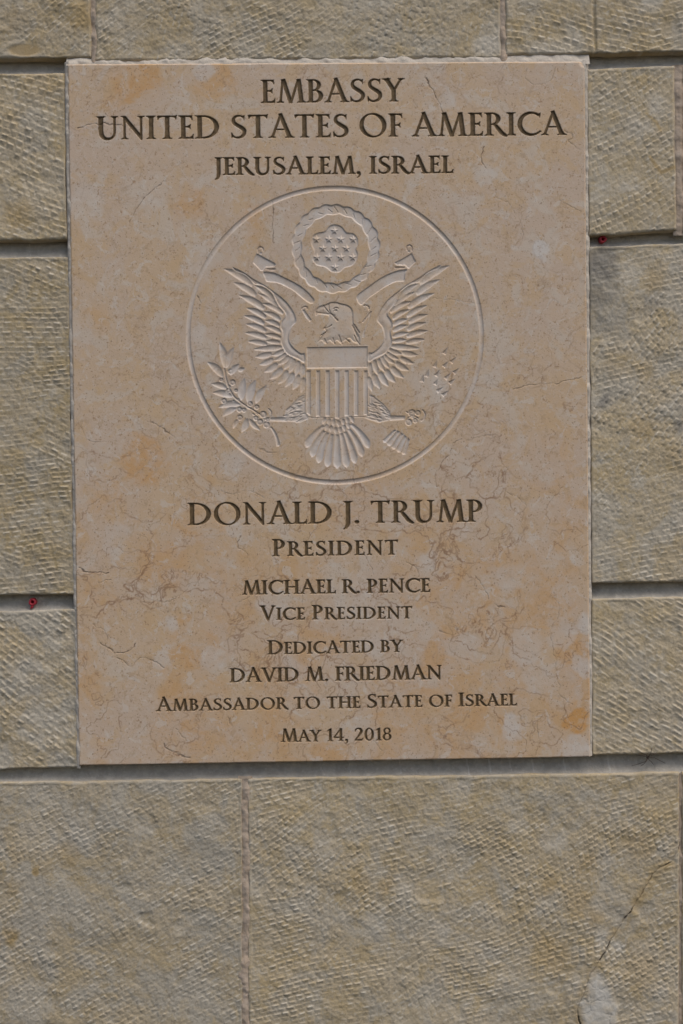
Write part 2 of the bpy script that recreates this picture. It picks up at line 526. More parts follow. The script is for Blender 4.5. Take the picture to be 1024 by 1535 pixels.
    for P, w in [([(474, 468.3), (482, 469.6), (494.5, 470.8), (502, 473.5)], .0011), ([(484.5, 458), (489, 464), (495.5, 471)], .0010), ([(492.8, 455.5), (493, 463), (496, 470.5)], .0010),
                 ([(497, 471), (501, 475.5), (506, 480.5)], .0016), ([(500, 463.5), (503, 461), (507, 462.6)], .0010), ([(486, 492), (492, 491), (497, 487.5)], .0010),
                 ([(481, 503), (487, 499.5), (490, 496)], .0010), ([(528, 488), (532, 496), (536, 505)], .0012), ([(531, 487), (535, 493.5), (538.5, 499)], .0012),
                 ([(508, 503), (510, 509), (513, 516)], .0012), ([(518, 508), (524, 513)], .0012), ([(531, 503), (534, 510), (539, 516.5)], .0012), ([(499, 507), (500.5, 512), (502, 516)], .0010), ([(486, 508), (490, 515)], .0010)]:
        groove(px(P), 7, w, .0030 + .0012, .3)
    carve(px(ell(503.5, 466, 2.6, 2.1, n=16)), 7, .0040, 'pillow', .001, .2)
    # wings
    band = smooth([(347.8, 400.6), (357, 404), (366.8, 409), (380.8, 418.4), (398.6, 428.6), (416.4, 441.3), (426, 449), (434, 457.8), (441.8, 470.5), (444.5, 482), (440, 488), (436.4, 493), (434, 502), (433.8, 510.6),
                   (437.5, 518), (444, 524.6), (451.6, 529.7), (457.2, 530), (457, 544.3), (445.3, 538.6), (431.3, 532.2), (425, 524.6), (420.5, 513.2), (422.5, 505), (423, 498), (420, 491.6), (422, 482), (427.8, 471.8),
                   (417.6, 459), (411.3, 446.4), (407.5, 438.7), (393.5, 428.8), (380.8, 426.5), (374.5, 419.7), (366, 412.2), (353, 408)], 3, True)
    prim = [((379.5, 428.6), (335, 402.3), 11.5, 3), ((384.6, 444), (349.7, 423.5), 10.5, 2.5), ((397.3, 463.5), (357.5, 442.4), 10.5, 2.5), ((399, 476.8), (368.5, 461.6), 8.5, 2), ((397, 485.9), (366, 474), 8.5, 2),
            ((399, 497), (368.6, 486.4), 8.5, 2), ((399.7, 507.5), (367.5, 499.6), 8.5, 1.8), ((400.5, 516.6), (371.6, 512), 8, 1), ((423, 521), (380, 524.6), 9, 0), ((407.5, 530.6), (382, 535.5), 9, -.6), ((410, 538.4), (388, 547.6), 8.5, -1),
            ((416, 545), (395, 557.8), 9.5, -1.2), ((423, 552), (404, 568.6), 10, -1.4), ((431.5, 556), (415.6, 575.8), 10, -1.4), ((440, 559.5), (427.2, 581), 10, -1.4), ((449.5, 562), (438.6, 585.2), 10.5, -1), ((456, 566), (451.6, 588.8), 9, -.8)]
    sec = [((411.3, 451.6), (380.8, 428.4), 9, 3.2), ((417.6, 461.6), (385.9, 441), 8, 3), ((424.6, 470.6), (391.5, 454.4), 8.2, 3), ((420.8, 480.4), (394.2, 467.5), 7.8, 2.4), ((420, 489.2), (396.5, 480.4), 7.6, 1.8),
           ((421, 499), (397, 490), 7.6, 1.8), ((421.2, 506.8), (395.5, 501.5), 7, 1.4), ((421, 513.8), (398.5, 512.4), 6.8, .6), ((426.5, 525.6), (406.5, 533.7), 8, -1), ((429.5, 530.5), (410.5, 541.2), 7.6, -1.2), ((433.2, 534), (417, 547.8), 8, -1.2),
           ((437.5, 536), (424.6, 554.2), 8.4, -1.2), ((442, 538.6), (432.2, 559.4), 8.4, -1), ((448, 540.5), (442.4, 565), 8.6, -.8), ((454.4, 545.5), (451.2, 569.4), 8, -.6)]
    for lab, f in ((8, lambda P: np.asarray(P)), (9, mir)):
        carve(px(f(band)), lab, .0036, 'pillow', .0020, .9)
        for b, t, w, bd in prim + sec:
            b = np.array(b) + RNG.uniform(-.5, .5, 2); t = np.array(t) + RNG.uniform(-.8, .8, 2)
            carve(px(f(leaf(b, t, w * .98, bd, 'feather'))), lab, .0034 + RNG.uniform(-.0004, .0004), 'scoop', .002, .8)
    # shield
    carve(px([(459.6, 520.4), (551.2, 519.4), (551.4, 551.6), (459.9, 552.8)]), 10, .0030, 'flat', .0016, .8)
    groove(px([(457.9, 519), (552.8, 518)]), 10, .0005, .0004)
    for k in range(7):
        x0 = 459.2 + k * 14.25
        x1 = x0 + 6.8
        yb = [624, 624.6, 624.6, 627.6, 624.2, 623.6, 622.6][k]
        P = [(x0, 555.5), (x1, 555.4), (x1, yb), (x0, yb if k else 619.5)]
        carve(px(P), 10, .0032, 'flat', .0020, .9)
    groove(px(smooth([(457.6, 553.2), (457.4, 590), (457.8, 618), (464.5, 625.8), (480, 626), (496, 626.4), (502, 628.6), (506.6, 632), (511, 628), (518, 625.8), (535, 625.2), (548, 624.6), (553, 619), (553.3, 590), (553, 552)], 4)), 10, .0007, .0012, .4)
    # legs: feathered thighs and shanks
    thigh = [(457, 591), (448.8, 594.6), (440.6, 602.8), (428.3, 615), (426, 624.7), (429.6, 631.5), (450, 634), (463.8, 627.6), (457.4, 618.5)]
    thr = [(554.6, 590), (564.7, 597.6), (575.6, 606), (584.5, 617), (586.6, 625), (582.5, 631), (567.4, 634), (546.2, 627), (553.6, 620)]
    for lab, th, sgn in ((11, thigh, -1), (12, thr, 1)):
        th = np.array(th)
        P = px(th)
        carve(P, lab, .0016, 'pillow', .0014, .7)
        mn, mx = th.min(0), th.max(0)
        n = 0
        while n < 46:
            c = RNG.uniform(mn, mx)
            if sd_poly(c[:1], c[1:], th)[0] > -1.5:
                continue
            n += 1
            an = math.radians(24 + RNG.uniform(-22, 22))
            d = np.array([sgn * math.cos(an), math.sin(an)]) * RNG.uniform(3.5, 5.6)
            if sgn > 0:
                d = np.array([math.cos(an), math.sin(an)]) * RNG.uniform(3.5, 5.6)
            carve(px(leaf(c - d, c + d, 2.7, .5)), lab, .0030, 'scoop', .001, .9)
    carve(px([(404, 626), (429, 625.2), (431, 632.6), (405, 631.5)]), 11, .0030, 'scoop', .002, .7)
    carve(px([(584, 623), (607.7, 623.2), (607.2, 629.5), (584, 631)]), 12, .0030, 'scoop', .002, .7)

    def ringlet(x, y, r, lab, d=.0030):
        carve(px(ell(x, y, r, r, n=20)), lab, d, 'pillow', .0011, .7)
    for x, y, r in ((394.5, 621.5, 5.5), (389.8, 633, 5), (399.4, 637, 5.2), (401, 629, 3.5), (383.5, 627, 4)):
        ringlet(x, y, r, 11)
    groove(px(ell(398, 620.5, 9, 8.4, -60, 110, 14)), 11, .0011, .0026)
    for x, y, r in ((617.3, 619.4, 5.8), (626.2, 619.4, 4.6), (612.6, 633.2, 5.4), (622.2, 630.6, 4), (619, 626, 2.5)):
        ringlet(x, y, r, 12)
    groove(px(ell(626.5, 622.5, 10.5, 9.5, -50, 60, 14)), 12, .0014, .0026)
    groove(px(ell(619, 633, 9.5, 9, 200, 320, 14)), 12, .0013, .0026)
    groove(px(ell(614, 615.5, 6, 4, 30, 150, 12)), 12, .0011, .0024)
    # tail
    tf = [((485.5, 638.5), (458.2, 671.3), 11.5, 3), ((486.5, 646), (467, 685.6), 11.5, 2.4), ((491.5, 648.5), (477, 694.8), 11.5, 1.6), ((498.2, 651), (490.4, 700.8), 11.5, .8), ((505.6, 651.5), (505.4, 703), 12.5, 0),
          ((511.6, 649.5), (520, 701.6), 12, -.8), ((517, 647.4), (533, 695.4), 11.6, -1.4), ((522.4, 643.4), (544, 685.2), 11.6, -2.4), ((526, 636), (553.6, 672), 12, -3)]
    for b, t, w, bd in tf:
        carve(px(leaf(b, t, w, bd, 'tail')), 13, .0036, 'scoop', .002, 1.0)
    for x, y, r in ((486, 630.5, 0), (493, 632, 0), (500, 633.5, 0), (507.5, 635, 0), (514.5, 632.6, 0), (521, 631, 0), (528, 629, 0), (489.5, 640.5, 0), (496, 643, 0), (503, 645.5, 0), (510, 645, 0), (516, 641.5, 0), (522, 638, 0)):
        dx = (506 - x) * -.10
        carve(px(leaf((x - dx, y - 5.4), (x + dx, y + 5.4), 6.2, 0, 'leaf')), 13, .0028, 'scoop', .0014, .7)
    # olive branch
    groove(px(smooth([(336.5, 553), (340, 571.5), (349, 592), (362.4, 604.3), (380, 615), (392.5, 623.5)], 5)), 14, .0013, .0030)
    lv = [((337.8, 553), (328.8, 512.8), 12.5, 2.5), ((339.6, 552), (351, 520.4), 11, -2), ((335, 566), (310.4, 543), 12, 2.6), ((345, 563), (359, 545.6), 9.5, -1.4), ((341, 583), (316.6, 576), 9, 2), ((350, 595), (318, 588.8), 10.5, 2),
          ((361.8, 601), (366.8, 566.6), 12.5, -1.4), ((372, 605), (383.4, 569.4), 13, -1.8), ((383.6, 605), (399.8, 577.8), 10.5, -1.8), ((361.5, 606.5), (326.8, 611.5), 10.5, 3), ((355, 612), (334, 624.6), 10, 2.4), ((371, 627), (362, 648.6), 10.5, -1.5),
          ((373.5, 628), (390.5, 645.4), 8, 1.5), ((358, 628), (349.6, 643), 6.5, 1), ((357, 556), (367, 552), 7, 0)]
    for b, t, w, bd in lv:
        carve(px(leaf(b, t, w, bd, 'leaf')), 14, .0034, 'scoop', .002, .9)
    for x, y, r in ((345.3, 557, 4.3), (348.7, 573.6, 4.8), (331.7, 569.5, 3.4), (342, 586, 4), (335.8, 601, 4.5), (354, 586, 3.4), (374.7, 605.7, 4.4), (385, 610.5, 4), (359, 614, 4.4), (365.8, 615, 3.8), (359.7, 626, 4.6)):
        ringlet(x, y, r, 14, .0034)
    for x, y, a_ in ((348, 600, .4), (353, 604, .7), (370, 610, .6), (378, 620, .5), (383, 618, .9), (344, 577, 1.2), (356, 597, .8)):
        carve(px(leaf((x, y), (x + 6 * math.cos(a_), y + 6 * math.sin(a_)), 3, 0)), 14, .0030, 'scoop', .001, .6)
    carve(px(brush(smooth([(405.3, 640), (410, 646), (413.8, 653.5), (416, 661), (417.6, 669)], 4), [3, 4, 4.6, 5, 6])), 14, .0034, 'scoop', .002, .8)
    # arrows
    for t, b in (((672, 519.2), (665, 531)), ((685.3, 533.6), (676, 544.2)), ((655.6, 538.4), (651, 551)), ((672.8, 541), (664.6, 550.5)), ((660.3, 552.4), (653, 564.4)), ((643, 551.6), (639, 565.2)), ((634.6, 560.2), (632.2, 573)),
                 ((690, 550.4), (680, 560)), ((677, 558), (667.4, 568.4)), ((683.8, 566.6), (673.6, 575.4)), ((656.6, 567.4), (651.4, 577)), ((666, 579), (655, 587.6)), ((674, 584.6), (662.8, 593.2))):
        t = np.array(t); b = np.array(b)
        d = (t - b) / np.linalg.norm(t - b); n = np.array([-d[1], d[0]])
        P = px([t, b + n * 3.6, b - n * 3.6])
        sl = win(bbox(P), .006)
        X, Y = PX_[sl], PY_[sl]
        sd = sd_poly(X, Y, P)
        A, B = px([t, b])
        s = np.clip(((X - A[0]) * (B - A)[0] + (Y - A[1]) * (B - A)[1]) / np.sum((B - A) ** 2), 0, 1)
        DEP[sl] = np.maximum(DEP[sl], (.0003 + .0017 * s) * sst(0, .0012, -sd))
        CUT[sl] = np.maximum(CUT[sl], .5 * sst(.0004, -.0006, sd))
        LAB[sl] = np.where(sd < .0045, 15, LAB[sl])
    fl = np.array([(590.7, 645), (598, 646.5), (606, 652), (614, 659.3), (612, 669), (608.4, 681), (594, 675), (582, 668), (577, 662), (573.2, 658.8), (582, 650)])
    LAB[win(bbox(px(fl)), 0)] = np.where(sd_poly(PX_[win(bbox(px(fl)), 0)], PY_[win(bbox(px(fl)), 0)], px(fl)) > -.0005, 16, LAB[win(bbox(px(fl)), 0)])
    tops = [(590, 644.2), (595, 645), (600.5, 648), (605.5, 651.6), (610.3, 655.6), (614.8, 659.6)]
    bots = [(573, 659.6), (579, 664), (586, 669.4), (593.4, 674), (601, 678.4), (608.6, 681.4)]
    for k in range(5):
        g = lambda A, B, t: (A[0] + (B[0] - A[0]) * t, A[1] + (B[1] - A[1]) * t)
        m_ = g(bots[k], bots[k + 1], .5)
        P = [g(tops[k], tops[k + 1], .06), g(tops[k], tops[k + 1], .94), g(bots[k], bots[k + 1], .94), (m_[0] - 1.1, m_[1] + 1.9), g(bots[k], bots[k + 1], .06)]
        carve(px(P), 16, .0034, 'scoop', .0016, 1.0)


build_seal()

# ------------------------------------------------------------------ veins and blotches of the marble slab
VEINS = [
    ([(115, 193), (133, 188), (158, 186), (190, 189)], .9, 1.0), ([(195, 335), (203, 318), (215, 300), (232, 282), (250, 272)], .8, .8), ([(637, 118), (650, 140), (662, 165), (673, 188)], .9, 1.0),
    ([(725, 220), (722, 238), (727, 250)], 1.0, 1.0), ([(770, 583), (795, 577), (830, 575), (852, 570), (876, 563)], .8, .8), ([(118, 850), (133, 857), (163, 858)], 1.1, 1.1), ([(148, 873), (166, 868)], .9, .8),
    ([(150, 962), (172, 978), (190, 976), (204, 965)], 1.1, 1.0), ([(170, 985), (182, 990), (196, 998), (210, 987), (230, 991), (246, 1001)], .9, .8), ([(409, 302), (411, 318), (409, 340), (411, 362)], 1.0, .9), ([(295, 442), (303, 453)], .9, .9),
    ([(361, 803), (357, 818), (364, 825), (373, 833)], .9, .9), ([(608, 842), (622, 849), (630, 864)], .9, .8), ([(712, 862), (724, 880), (731, 896)], .8, .8), ([(744, 906), (757, 911)], 1.6, .8), ([(341, 1075), (348, 1087)], 1.7, .9),
    ([(246, 1116), (258, 1126), (270, 1132), (285, 1136)], 1.3, .8), ([(263, 1093), (281, 1113)], .8, .6), ([(693, 659), (678, 666), (673, 682), (662, 694), (652, 716), (655, 730)], .8, .7), ([(694, 640), (691, 655)], .8, .5),
    ([(222, 630), (240, 640), (262, 656)], 1.0, .8), ([(745, 650), (720, 655), (700, 660)], .6, .5), ([(790, 105), (788, 118), (800, 127), (815, 128), (826, 118), (832, 102)], .8, .5), ([(846, 195), (858, 207), (852, 213), (868, 225)], 1.2, .5),
    ([(840, 300), (858, 312), (872, 318)], .8, .6), ([(780, 330), (783, 350), (776, 372)], .7, .45), ([(742, 295), (760, 305), (772, 322)], .9, .5), ([(640, 445), (675, 450), (720, 455)], .7, .45), ([(600, 590), (615, 575), (640, 530), (700, 536)], .5, .3),
    ([(452, 576), (430, 572), (400, 573)], .7, .5), ([(385, 670), (400, 677), (420, 680)], .9, .5), ([(250, 705), (262, 760), (255, 800)], .6, .35), ([(330, 735), (350, 742), (372, 736), (395, 745)], .8, .45), ([(505, 820), (530, 815), (548, 835), (560, 862)], .7, .45),
    ([(360, 905), (372, 893), (390, 885), (405, 873)], .8, .5), ([(450, 880), (455, 900), (448, 915)], .9, .5), ([(830, 890), (838, 920), (826, 945), (832, 985), (840, 1040), (858, 1055)], .8, .5), ([(805, 1080), (808, 1110), (802, 1130)], .8, .5),
    ([(758, 965), (770, 940), (778, 905)], .6, .35), ([(560, 1110), (575, 1128)], .8, .4), ([(418, 815), (430, 812), (448, 826)], .8, .5), ([(355, 735), (358, 752)], .7, .5), ([(640, 1085), (655, 1075), (672, 1080)], .7, .4),
    ([(120, 640), (135, 660), (160, 662)], .8, .5), ([(130, 700), (148, 742)], .6, .4), ([(820, 760), (835, 740), (842, 730)], .8, .5), ([(660, 945), (680, 950), (690, 935)], .8, .5), ([(395, 960), (408, 955), (420, 975)], .8, .5),
    ([(755, 735), (775, 745), (790, 760), (775, 770)], .8, .5), ([(300, 300), (318, 345), (330, 378)], .5, .3), ([(205, 800), (225, 812), (222, 838)], .8, .5), ([(285, 880), (255, 900), (215, 903)], .9, .45), ([(140, 935), (160, 950), (155, 985)], .8, .5)]
OR = [(205, 125, 40, .8), (325, 120, 34, .6), (180, 160, 30, .4), (215, 690, 42, .8), (295, 775, 45, .6), (868, 1080, 26, 1.5), (862, 985, 34, .8), (822, 880, 60, .5), (790, 950, 46, .6), (630, 885, 30, .5), (695, 865, 26, .6), (480, 965, 50, .5),
      (405, 1000, 40, .4), (245, 845, 46, .6), (290, 965, 46, .7), (160, 740, 34, .4), (600, 1100, 60, .4), (452, 855, 40, .4), (700, 1105, 50, .5), (135, 905, 24, .5), (550, 760, 60, .3), (310, 1040, 40, .4), (730, 880, 40, .5), (845, 1030, 40, .6),
      (380, 335, 30, .4), (285, 305, 25, .5), (660, 860, 30, .4), (770, 1020, 40, .4), (590, 1010, 30, .3), (430, 1090, 40, .3), (140, 480, 25, .3), (300, 700, 30, .3), (690, 1000, 36, .5), (820, 700, 50, .3), (340, 850, 40, .3), (500, 1130, 40, .3)]
PA = [(815, 376, 13, 1.3), (770, 1088, 20, 1.0), (306, 106, 18, .9), (256, 942, 13, .9), (872, 935, 16, .9), (668, 150, 14, .7), (726, 258, 20, .6), (440, 1002, 22, .5), (862, 1125, 26, .9), (242, 985, 16, .7), (560, 968, 20, .4), (840, 960, 26, .6),
      (300, 395, 24, .4), (300, 505, 14, .7), (350, 690, 22, .5), (230, 290, 30, .4), (640, 840, 18, .7), (345, 790, 14, .6), (175, 810, 22, .4), (700, 970, 30, .5), (790, 975, 30, .6), (760, 860, 24, .4), (130, 300, 30, .5), (735, 555, 24, .4), (640, 580, 30, .5),
      (120, 1120, 30, .4), (500, 1020, 40, .4), (530, 900, 40, .3), (450, 1050, 30, .4), (590, 780, 16, .4), (805, 1020, 24, .5), (320, 985, 18, .5), (690, 790, 18, .4), (875, 1000, 16, .8), (410, 905, 26, .5), (605, 930, 30, .3)]
WX = PX_ + .015 * fbm(PX_ * 36, PY_ * 36, 3, 6)
WY = PY_ + .015 * fbm(PX_ * 36 + 50, PY_ * 36, 5, 6)


def blots(lst):
    f = np.zeros((NY, NX))
    for x, y, r, s in lst:
        c = np.array(pt(x, y)); R = r * PXM
        sl = win((c[0] - R * 2, c[1] - R * 2, c[0] + R * 2, c[1] + R * 2), 0)
        d = np.hypot(WX[sl] - c[0], WY[sl] - c[1]) / R
        f[sl] = np.maximum(f[sl], s * sst(1.15, .65, d))
    return f


ORANGE = blots(OR)
ORANGE = np.maximum(ORANGE, .62 * sst(.05, -.40, PY_ - .12 * PX_) * sst(-.35, .25, fbm(PX_ * 13, PY_ * 13, 41, 4)))
PALE = blots(PA)
VEIN = np.zeros((NY, NX))
VX = PX_ + .0035 * fbm(PX_ * 120, PY_ * 120, 8, 3)
VY = PY_ + .0035 * fbm(PX_ * 120 + 9, PY_ * 120, 9, 3)
for P, w, s in VEINS:
    P = px(smooth(P, 4))
    sl = win(bbox(P), .012)
    d = sd_line(VX[sl], VY[sl], P)
    br = .35 + .65 * sst(-.35, .25, fbm(PX_[sl] * 160, PY_[sl] * 160, 12, 2))
    VEIN[sl] = np.maximum(VEIN[sl], s * br * sst(w * .0011, w * .0003, d))
# hairline veins that wander over the whole slab, thicker crowd lower down
n1 = fbm(WX * 9 + 3, WY * 9, 21, 5)
n2 = fbm(WX * 14 + 30, WY * 14, 22, 5)
msk = sst(-.25, .35, fbm(PX_ * 8, PY_ * 8, 25, 3) + .08) * (.36 + .64 * sst(.22, -.35, PY_ - .2 * PX_))
n3 = fbm(WX * 26 + 11, WY * 26, 23, 4)
n4 = fbm(WX * 5 + 70, WY * 6, 24, 6)
m2 = sst(-.05, .30, fbm(PX_ * 11 + 5, PY_ * 11, 26, 3)) * (.35 + .65 * sst(.2, -.35, PY_))


def hairline(n, w):
    """lines of even width where the noise crosses zero"""
    gy_, gx_ = np.gradient(n, STEP)
    return sst(w, w * .25, np.abs(n) / (np.hypot(gx_, gy_) + 3.0))


HAIR = (hairline(n1, .0012) + .8 * hairline(n2 - .12, .0011) + hairline(n4 + .06, .0013)) * msk + .85 * hairline(n3 - .05, .0010) * m2
HAIR = np.clip(HAIR, 0, 1) * (.45 + .55 * sst(-.3, .3, fbm(PX_ * 120, PY_ * 120, 27, 2)))

# ------------------------------------------------------------------ materials


def new_mat(name, rough=.8):
    m = bpy.data.materials.new(name)
    m.use_nodes = True
    nt = m.node_tree
    b = nt.nodes['Principled BSDF']
    b.inputs['Roughness'].default_value = rough
    b.inputs['Specular IOR Level'].default_value = .25
    return m, nt, b


def nz(nt, vec, scale, detail=4, rough=.55, dist=0.0):
    n = nt.nodes.new('ShaderNodeTexNoise')
    n.inputs['Scale'].default_value = scale
    n.inputs['Detail'].default_value = detail
    n.inputs['Roughness'].default_value = rough
    n.inputs['Distortion'].default_value = dist
    nt.links.new(vec, n.inputs['Vector'])
    return n.outputs['Fac']


def ramp(nt, fac, a, b, lo=0.0, hi=1.0):
    n = nt.nodes.new('ShaderNodeMapRange')
    n.interpolation_type = 'SMOOTHSTEP'
    for k, v in zip(('From Min', 'From Max', 'To Min', 'To Max'), (a, b, lo, hi)):
        n.inputs[k].default_value = v
    nt.links.new(fac, n.inputs['Value'])
    return n.outputs['Result']


def mix(nt, fac, a, b, mode='MIX'):
    n = nt.nodes.new('ShaderNodeMix')
    n.data_type = 'RGBA'
    n.blend_type = mode
    n.clamp_factor = True
    for k, v in ((0, fac), (6, a), (7, b)):
        if hasattr(v, 'is_linked'):
            nt.links.new(v, n.inputs[k])
        else:
            n.inputs[k].default_value = v if k == 0 else (tuple(v) + (1,) if len(v) == 3 else v)
    return n.outputs[2]


def math_(nt, op, a, b):
    n = nt.nodes.new('ShaderNodeMath')
    n.operation = op
    n.use_clamp = False
    for k, v in ((0, a), (1, b)):
        if hasattr(v, 'is_linked'):
            nt.links.new(v, n.inputs[k])
        else:
            n.inputs[k].default_value = v
    return n.outputs[0]


def attr(nt, name):
    n = nt.nodes.new('ShaderNodeAttribute')
    n.attribute_name = name
    return n.outputs['Fac']


def coord(nt, off=(0, 0, 0)):
    g = nt.nodes.new('ShaderNodeNewGeometry')
    mp = nt.nodes.new('ShaderNodeMapping')
    mp.inputs['Location'].default_value = off
    nt.links.new(g.outputs['Position'], mp.inputs['Vector'])
    return mp.outputs['Vector']


def bump(nt, b, h, dist, strength=1.0):
    n = nt.nodes.new('ShaderNodeBump')
    n.inputs['Distance'].default_value = dist
    n.inputs['Strength'].default_value = strength
    nt.links.new(h, n.inputs['Height'])
    nt.links.new(n.outputs[0], b.inputs['Normal'])


def slab_material():
    m, nt, b = new_mat('marble_slab', .62)
    v = coord(nt)
    big = nz(nt, v, 5.0, 5, .6, .6)
    mid = nz(nt, v, 22, 6, .65, .8)
    fin = nz(nt, v, 95, 6, .7, .5)
    c = mix(nt, ramp(nt, big, .40, .60), (.592, .460, .340), (.605, .447, .292))
    c = mix(nt, ramp(nt, mid, .47, .62, 0, .62), c, (.600, .420, .235))
    c = mix(nt, ramp(nt, nz(nt, coord(nt, (3, 1, 7)), 17, 6, .62, 1.0), .52, .62, 0, .60), c, (.615, .530, .430))
    c = mix(nt, ramp(nt, fin, .53, .64, 0, .55), c, (.640, .540, .435))
    c = mix(nt, ramp(nt, nz(nt, coord(nt, (9, 2, 4)), 70, 7, .72, .4), .55, .63, 0, .55), c, (.46, .325, .20))
    c = mix(nt, math_(nt, 'MULTIPLY', attr(nt, 'orange'), math_(nt, 'MULTIPLY', ramp(nt, mid, .38, .58, .15, .9), ramp(nt, fin, .36, .56, .45, 1.0))), c, (.605, .335, .125))
    c = mix(nt, math_(nt, 'MULTIPLY', attr(nt, 'pale'), ramp(nt, fin, .3, .6, .45, .75)), c, (.640, .590, .525))
    c = mix(nt, ramp(nt, nz(nt, coord(nt, (4, 4, 1)), 48, 5, .6, .8), .59, .64, 0, .45), c, (.66, .60, .52))
    # ochre and brown specks
    c = mix(nt, ramp(nt, nz(nt, coord(nt, (1, 5, 2)), 210, 3, .6), .62, .69, 0, .60), c, (.33, .185, .085))
    c = mix(nt, ramp(nt, nz(nt, coord(nt, (6, 5, 2)), 330, 2, .6), .64, .70, 0, .55), c, (.22, .13, .08))
    c = mix(nt, math_(nt, 'MULTIPLY', attr(nt, 'hair'), .80), c, (.29, .165, .09))
    c = mix(nt, math_(nt, 'MULTIPLY', attr(nt, 'vein'), .74), c, (.13, .085, .055))
    c = mix(nt, math_(nt, 'MULTIPLY', attr(nt, 'cut'), math_(nt, 'MULTIPLY', ramp(nt, fin, .35, .6, 1.0, .7), ramp(nt, nz(nt, coord(nt, (2, 8, 3)), 20, 5, .65), .40, .58, .42, .98))), c, (.640, .585, .530))
    pn = ramp(nt, nz(nt, v, 160, 4, .6), .3, .7)
    c = mix(nt, attr(nt, 'paint'), c, mix(nt, pn, (.105, .068, .032), (.185, .125, .062)))
    nt.links.new(c, b.inputs['Base Color'])
    bump(nt, b, nz(nt, v, 420, 4, .6), .0004, .5)
    return m


def stone_material(i, grey, ochre, tone):
    m, nt, b = new_mat('hammered_limestone', .9)
    off = (i * 1.7, i * .9, i * 2.3)
    v = coord(nt, off)
    big = nz(nt, v, 7, 5, .62, .5)
    mid = nz(nt, v, 26, 6, .66, .6)
    fin = nz(nt, v, 140, 6, .7)

    def T(c):
        return tuple(x * tone for x in c)
    c = mix(nt, ramp(nt, big, .36, .64), T((.505, .428, .304)), T((.488, .398, .258)))
    c = mix(nt, ramp(nt, mid, .50 - .08 * ochre, .66 - .08 * ochre, 0, .26 + .36 * ochre), c, T((.47, .350, .165)))
    c = mix(nt, ramp(nt, nz(nt, coord(nt, (off[1], 4, off[0])), 15, 6, .66, .6), .52 - .08 * grey, .66 - .08 * grey, 0, .4 + .35 * grey), c, T((.480, .440, .360)))
    c = mix(nt, ramp(nt, nz(nt, coord(nt, (off[0], 7, 1)), 48, 5, .7), .54, .66, 0, .5), c, T((.36, .30, .21)))
    c = mix(nt, ramp(nt, fin, .53, .66, 0, .55), c, T((.56, .51, .41)))
    c = mix(nt, ramp(nt, nz(nt, coord(nt, (off[0], 1, 9)), 190, 4, .7), .55, .66, 0, .50), c, T((.24, .195, .13)))
    c = mix(nt, math_(nt, 'MULTIPLY', attr(nt, 'bruise'), .65), c, (.62, .58, .48))
    c = mix(nt, math_(nt, 'MULTIPLY', attr(nt, 'patch'), .9), c, (.60, .57, .50))
    c = mix(nt, math_(nt, 'MULTIPLY', attr(nt, 'stain'), .75), c, (.40, .27, .10))
    c = mix(nt, math_(nt, 'MULTIPLY', attr(nt, 'soot'), .7), c, (.20, .19, .17))
    c = mix(nt, attr(nt, 'crack'), c, (.035, .028, .02))  # shade inside the open crack, with its dirt, put into the colour
    nt.links.new(c, b.inputs['Base Color'])
    bump(nt, b, nz(nt, v, 330, 5, .65), .0010, .5)
    return m


def mortar_material(name, c1, c2, c3, sc=60):
    m, nt, b = new_mat(name, .92)
    v = coord(nt)
    c = mix(nt, ramp(nt, nz(nt, v, sc, 6, .65), .38, .64), c1, c2)
    c = mix(nt, ramp(nt, nz(nt, v, sc * 4, 4, .7), .56, .72, 0, .6), c, c3)
    c = mix(nt, math_(nt, 'MULTIPLY', attr(nt, 'drip'), .6), c, (.60, .58, .53))
    nt.links.new(c, b.inputs['Base Color'])
    bump(nt, b, nz(nt, v, 300, 5, .65), .0012, .6)
    return m


def plain_material(name, col, rough=.5):
    m, nt, b = new_mat(name, rough)
    v = coord(nt)
    c = mix(nt, ramp(nt, nz(nt, v, 400, 3, .6), .35, .65), col, tuple(x * .75 for x in col))
    nt.links.new(c, b.inputs['Base Color'])
    return m


# ------------------------------------------------------------------ mesh building


def W(X, Y, O):
    """wall metres + metres out from the wall -> world points"""
    return np.stack([X, -np.asarray(O) + 0 * X, Y + ZB], -1)


def quad_mesh(name, V, F, mat, parent=None, attrs=None, smooth_=True):
    me = bpy.data.meshes.new(name)
    me.vertices.add(len(V))
    me.vertices.foreach_set('co', np.ascontiguousarray(V, np.float32).ravel())
    nf = len(F)
    me.loops.add(nf * 4)
    me.loops.foreach_set('vertex_index', np.ascontiguousarray(F, np.int32).ravel())
    me.polygons.add(nf)
    me.polygons.foreach_set('loop_start', np.arange(0, nf * 4, 4, dtype=np.int32))
    me.polygons.foreach_set('use_smooth', np.full(nf, smooth_, bool))
    me.update(calc_edges=True)
    me.validate()
    for k, a in (attrs or {}).items():
        at = me.attributes.new(k, 'FLOAT', 'POINT')
        at.data.foreach_set('value', np.ascontiguousarray(a, np.float32).ravel())
    me.materials.append(mat)
    o = bpy.data.objects.new(name, me)
    COL.objects.link(o)
    if parent:
        o.parent = parent
        o.matrix_parent_inverse = Matrix.Translation(-Vector(PARENT_LOC.get(parent.name, (0, 0, 0))))
    return o


PARENT_LOC = {}


def grid_faces(ny, nx):
    i = np.arange(ny * nx, dtype=np.int32).reshape(ny, nx)
    return np.stack([i[:-1, :-1], i[:-1, 1:], i[1:, 1:], i[1:, :-1]], -1).reshape(-1, 4)


def empty(name, label, cat, loc):
    o = bpy.data.objects.new(name, None)
    COL.objects.link(o)
    o.location = loc
    o.empty_display_size = .1
    o['label'] = label
    o['category'] = cat
    PARENT_LOC[o.name] = loc
    o['kind'] = 'thing'
    return o


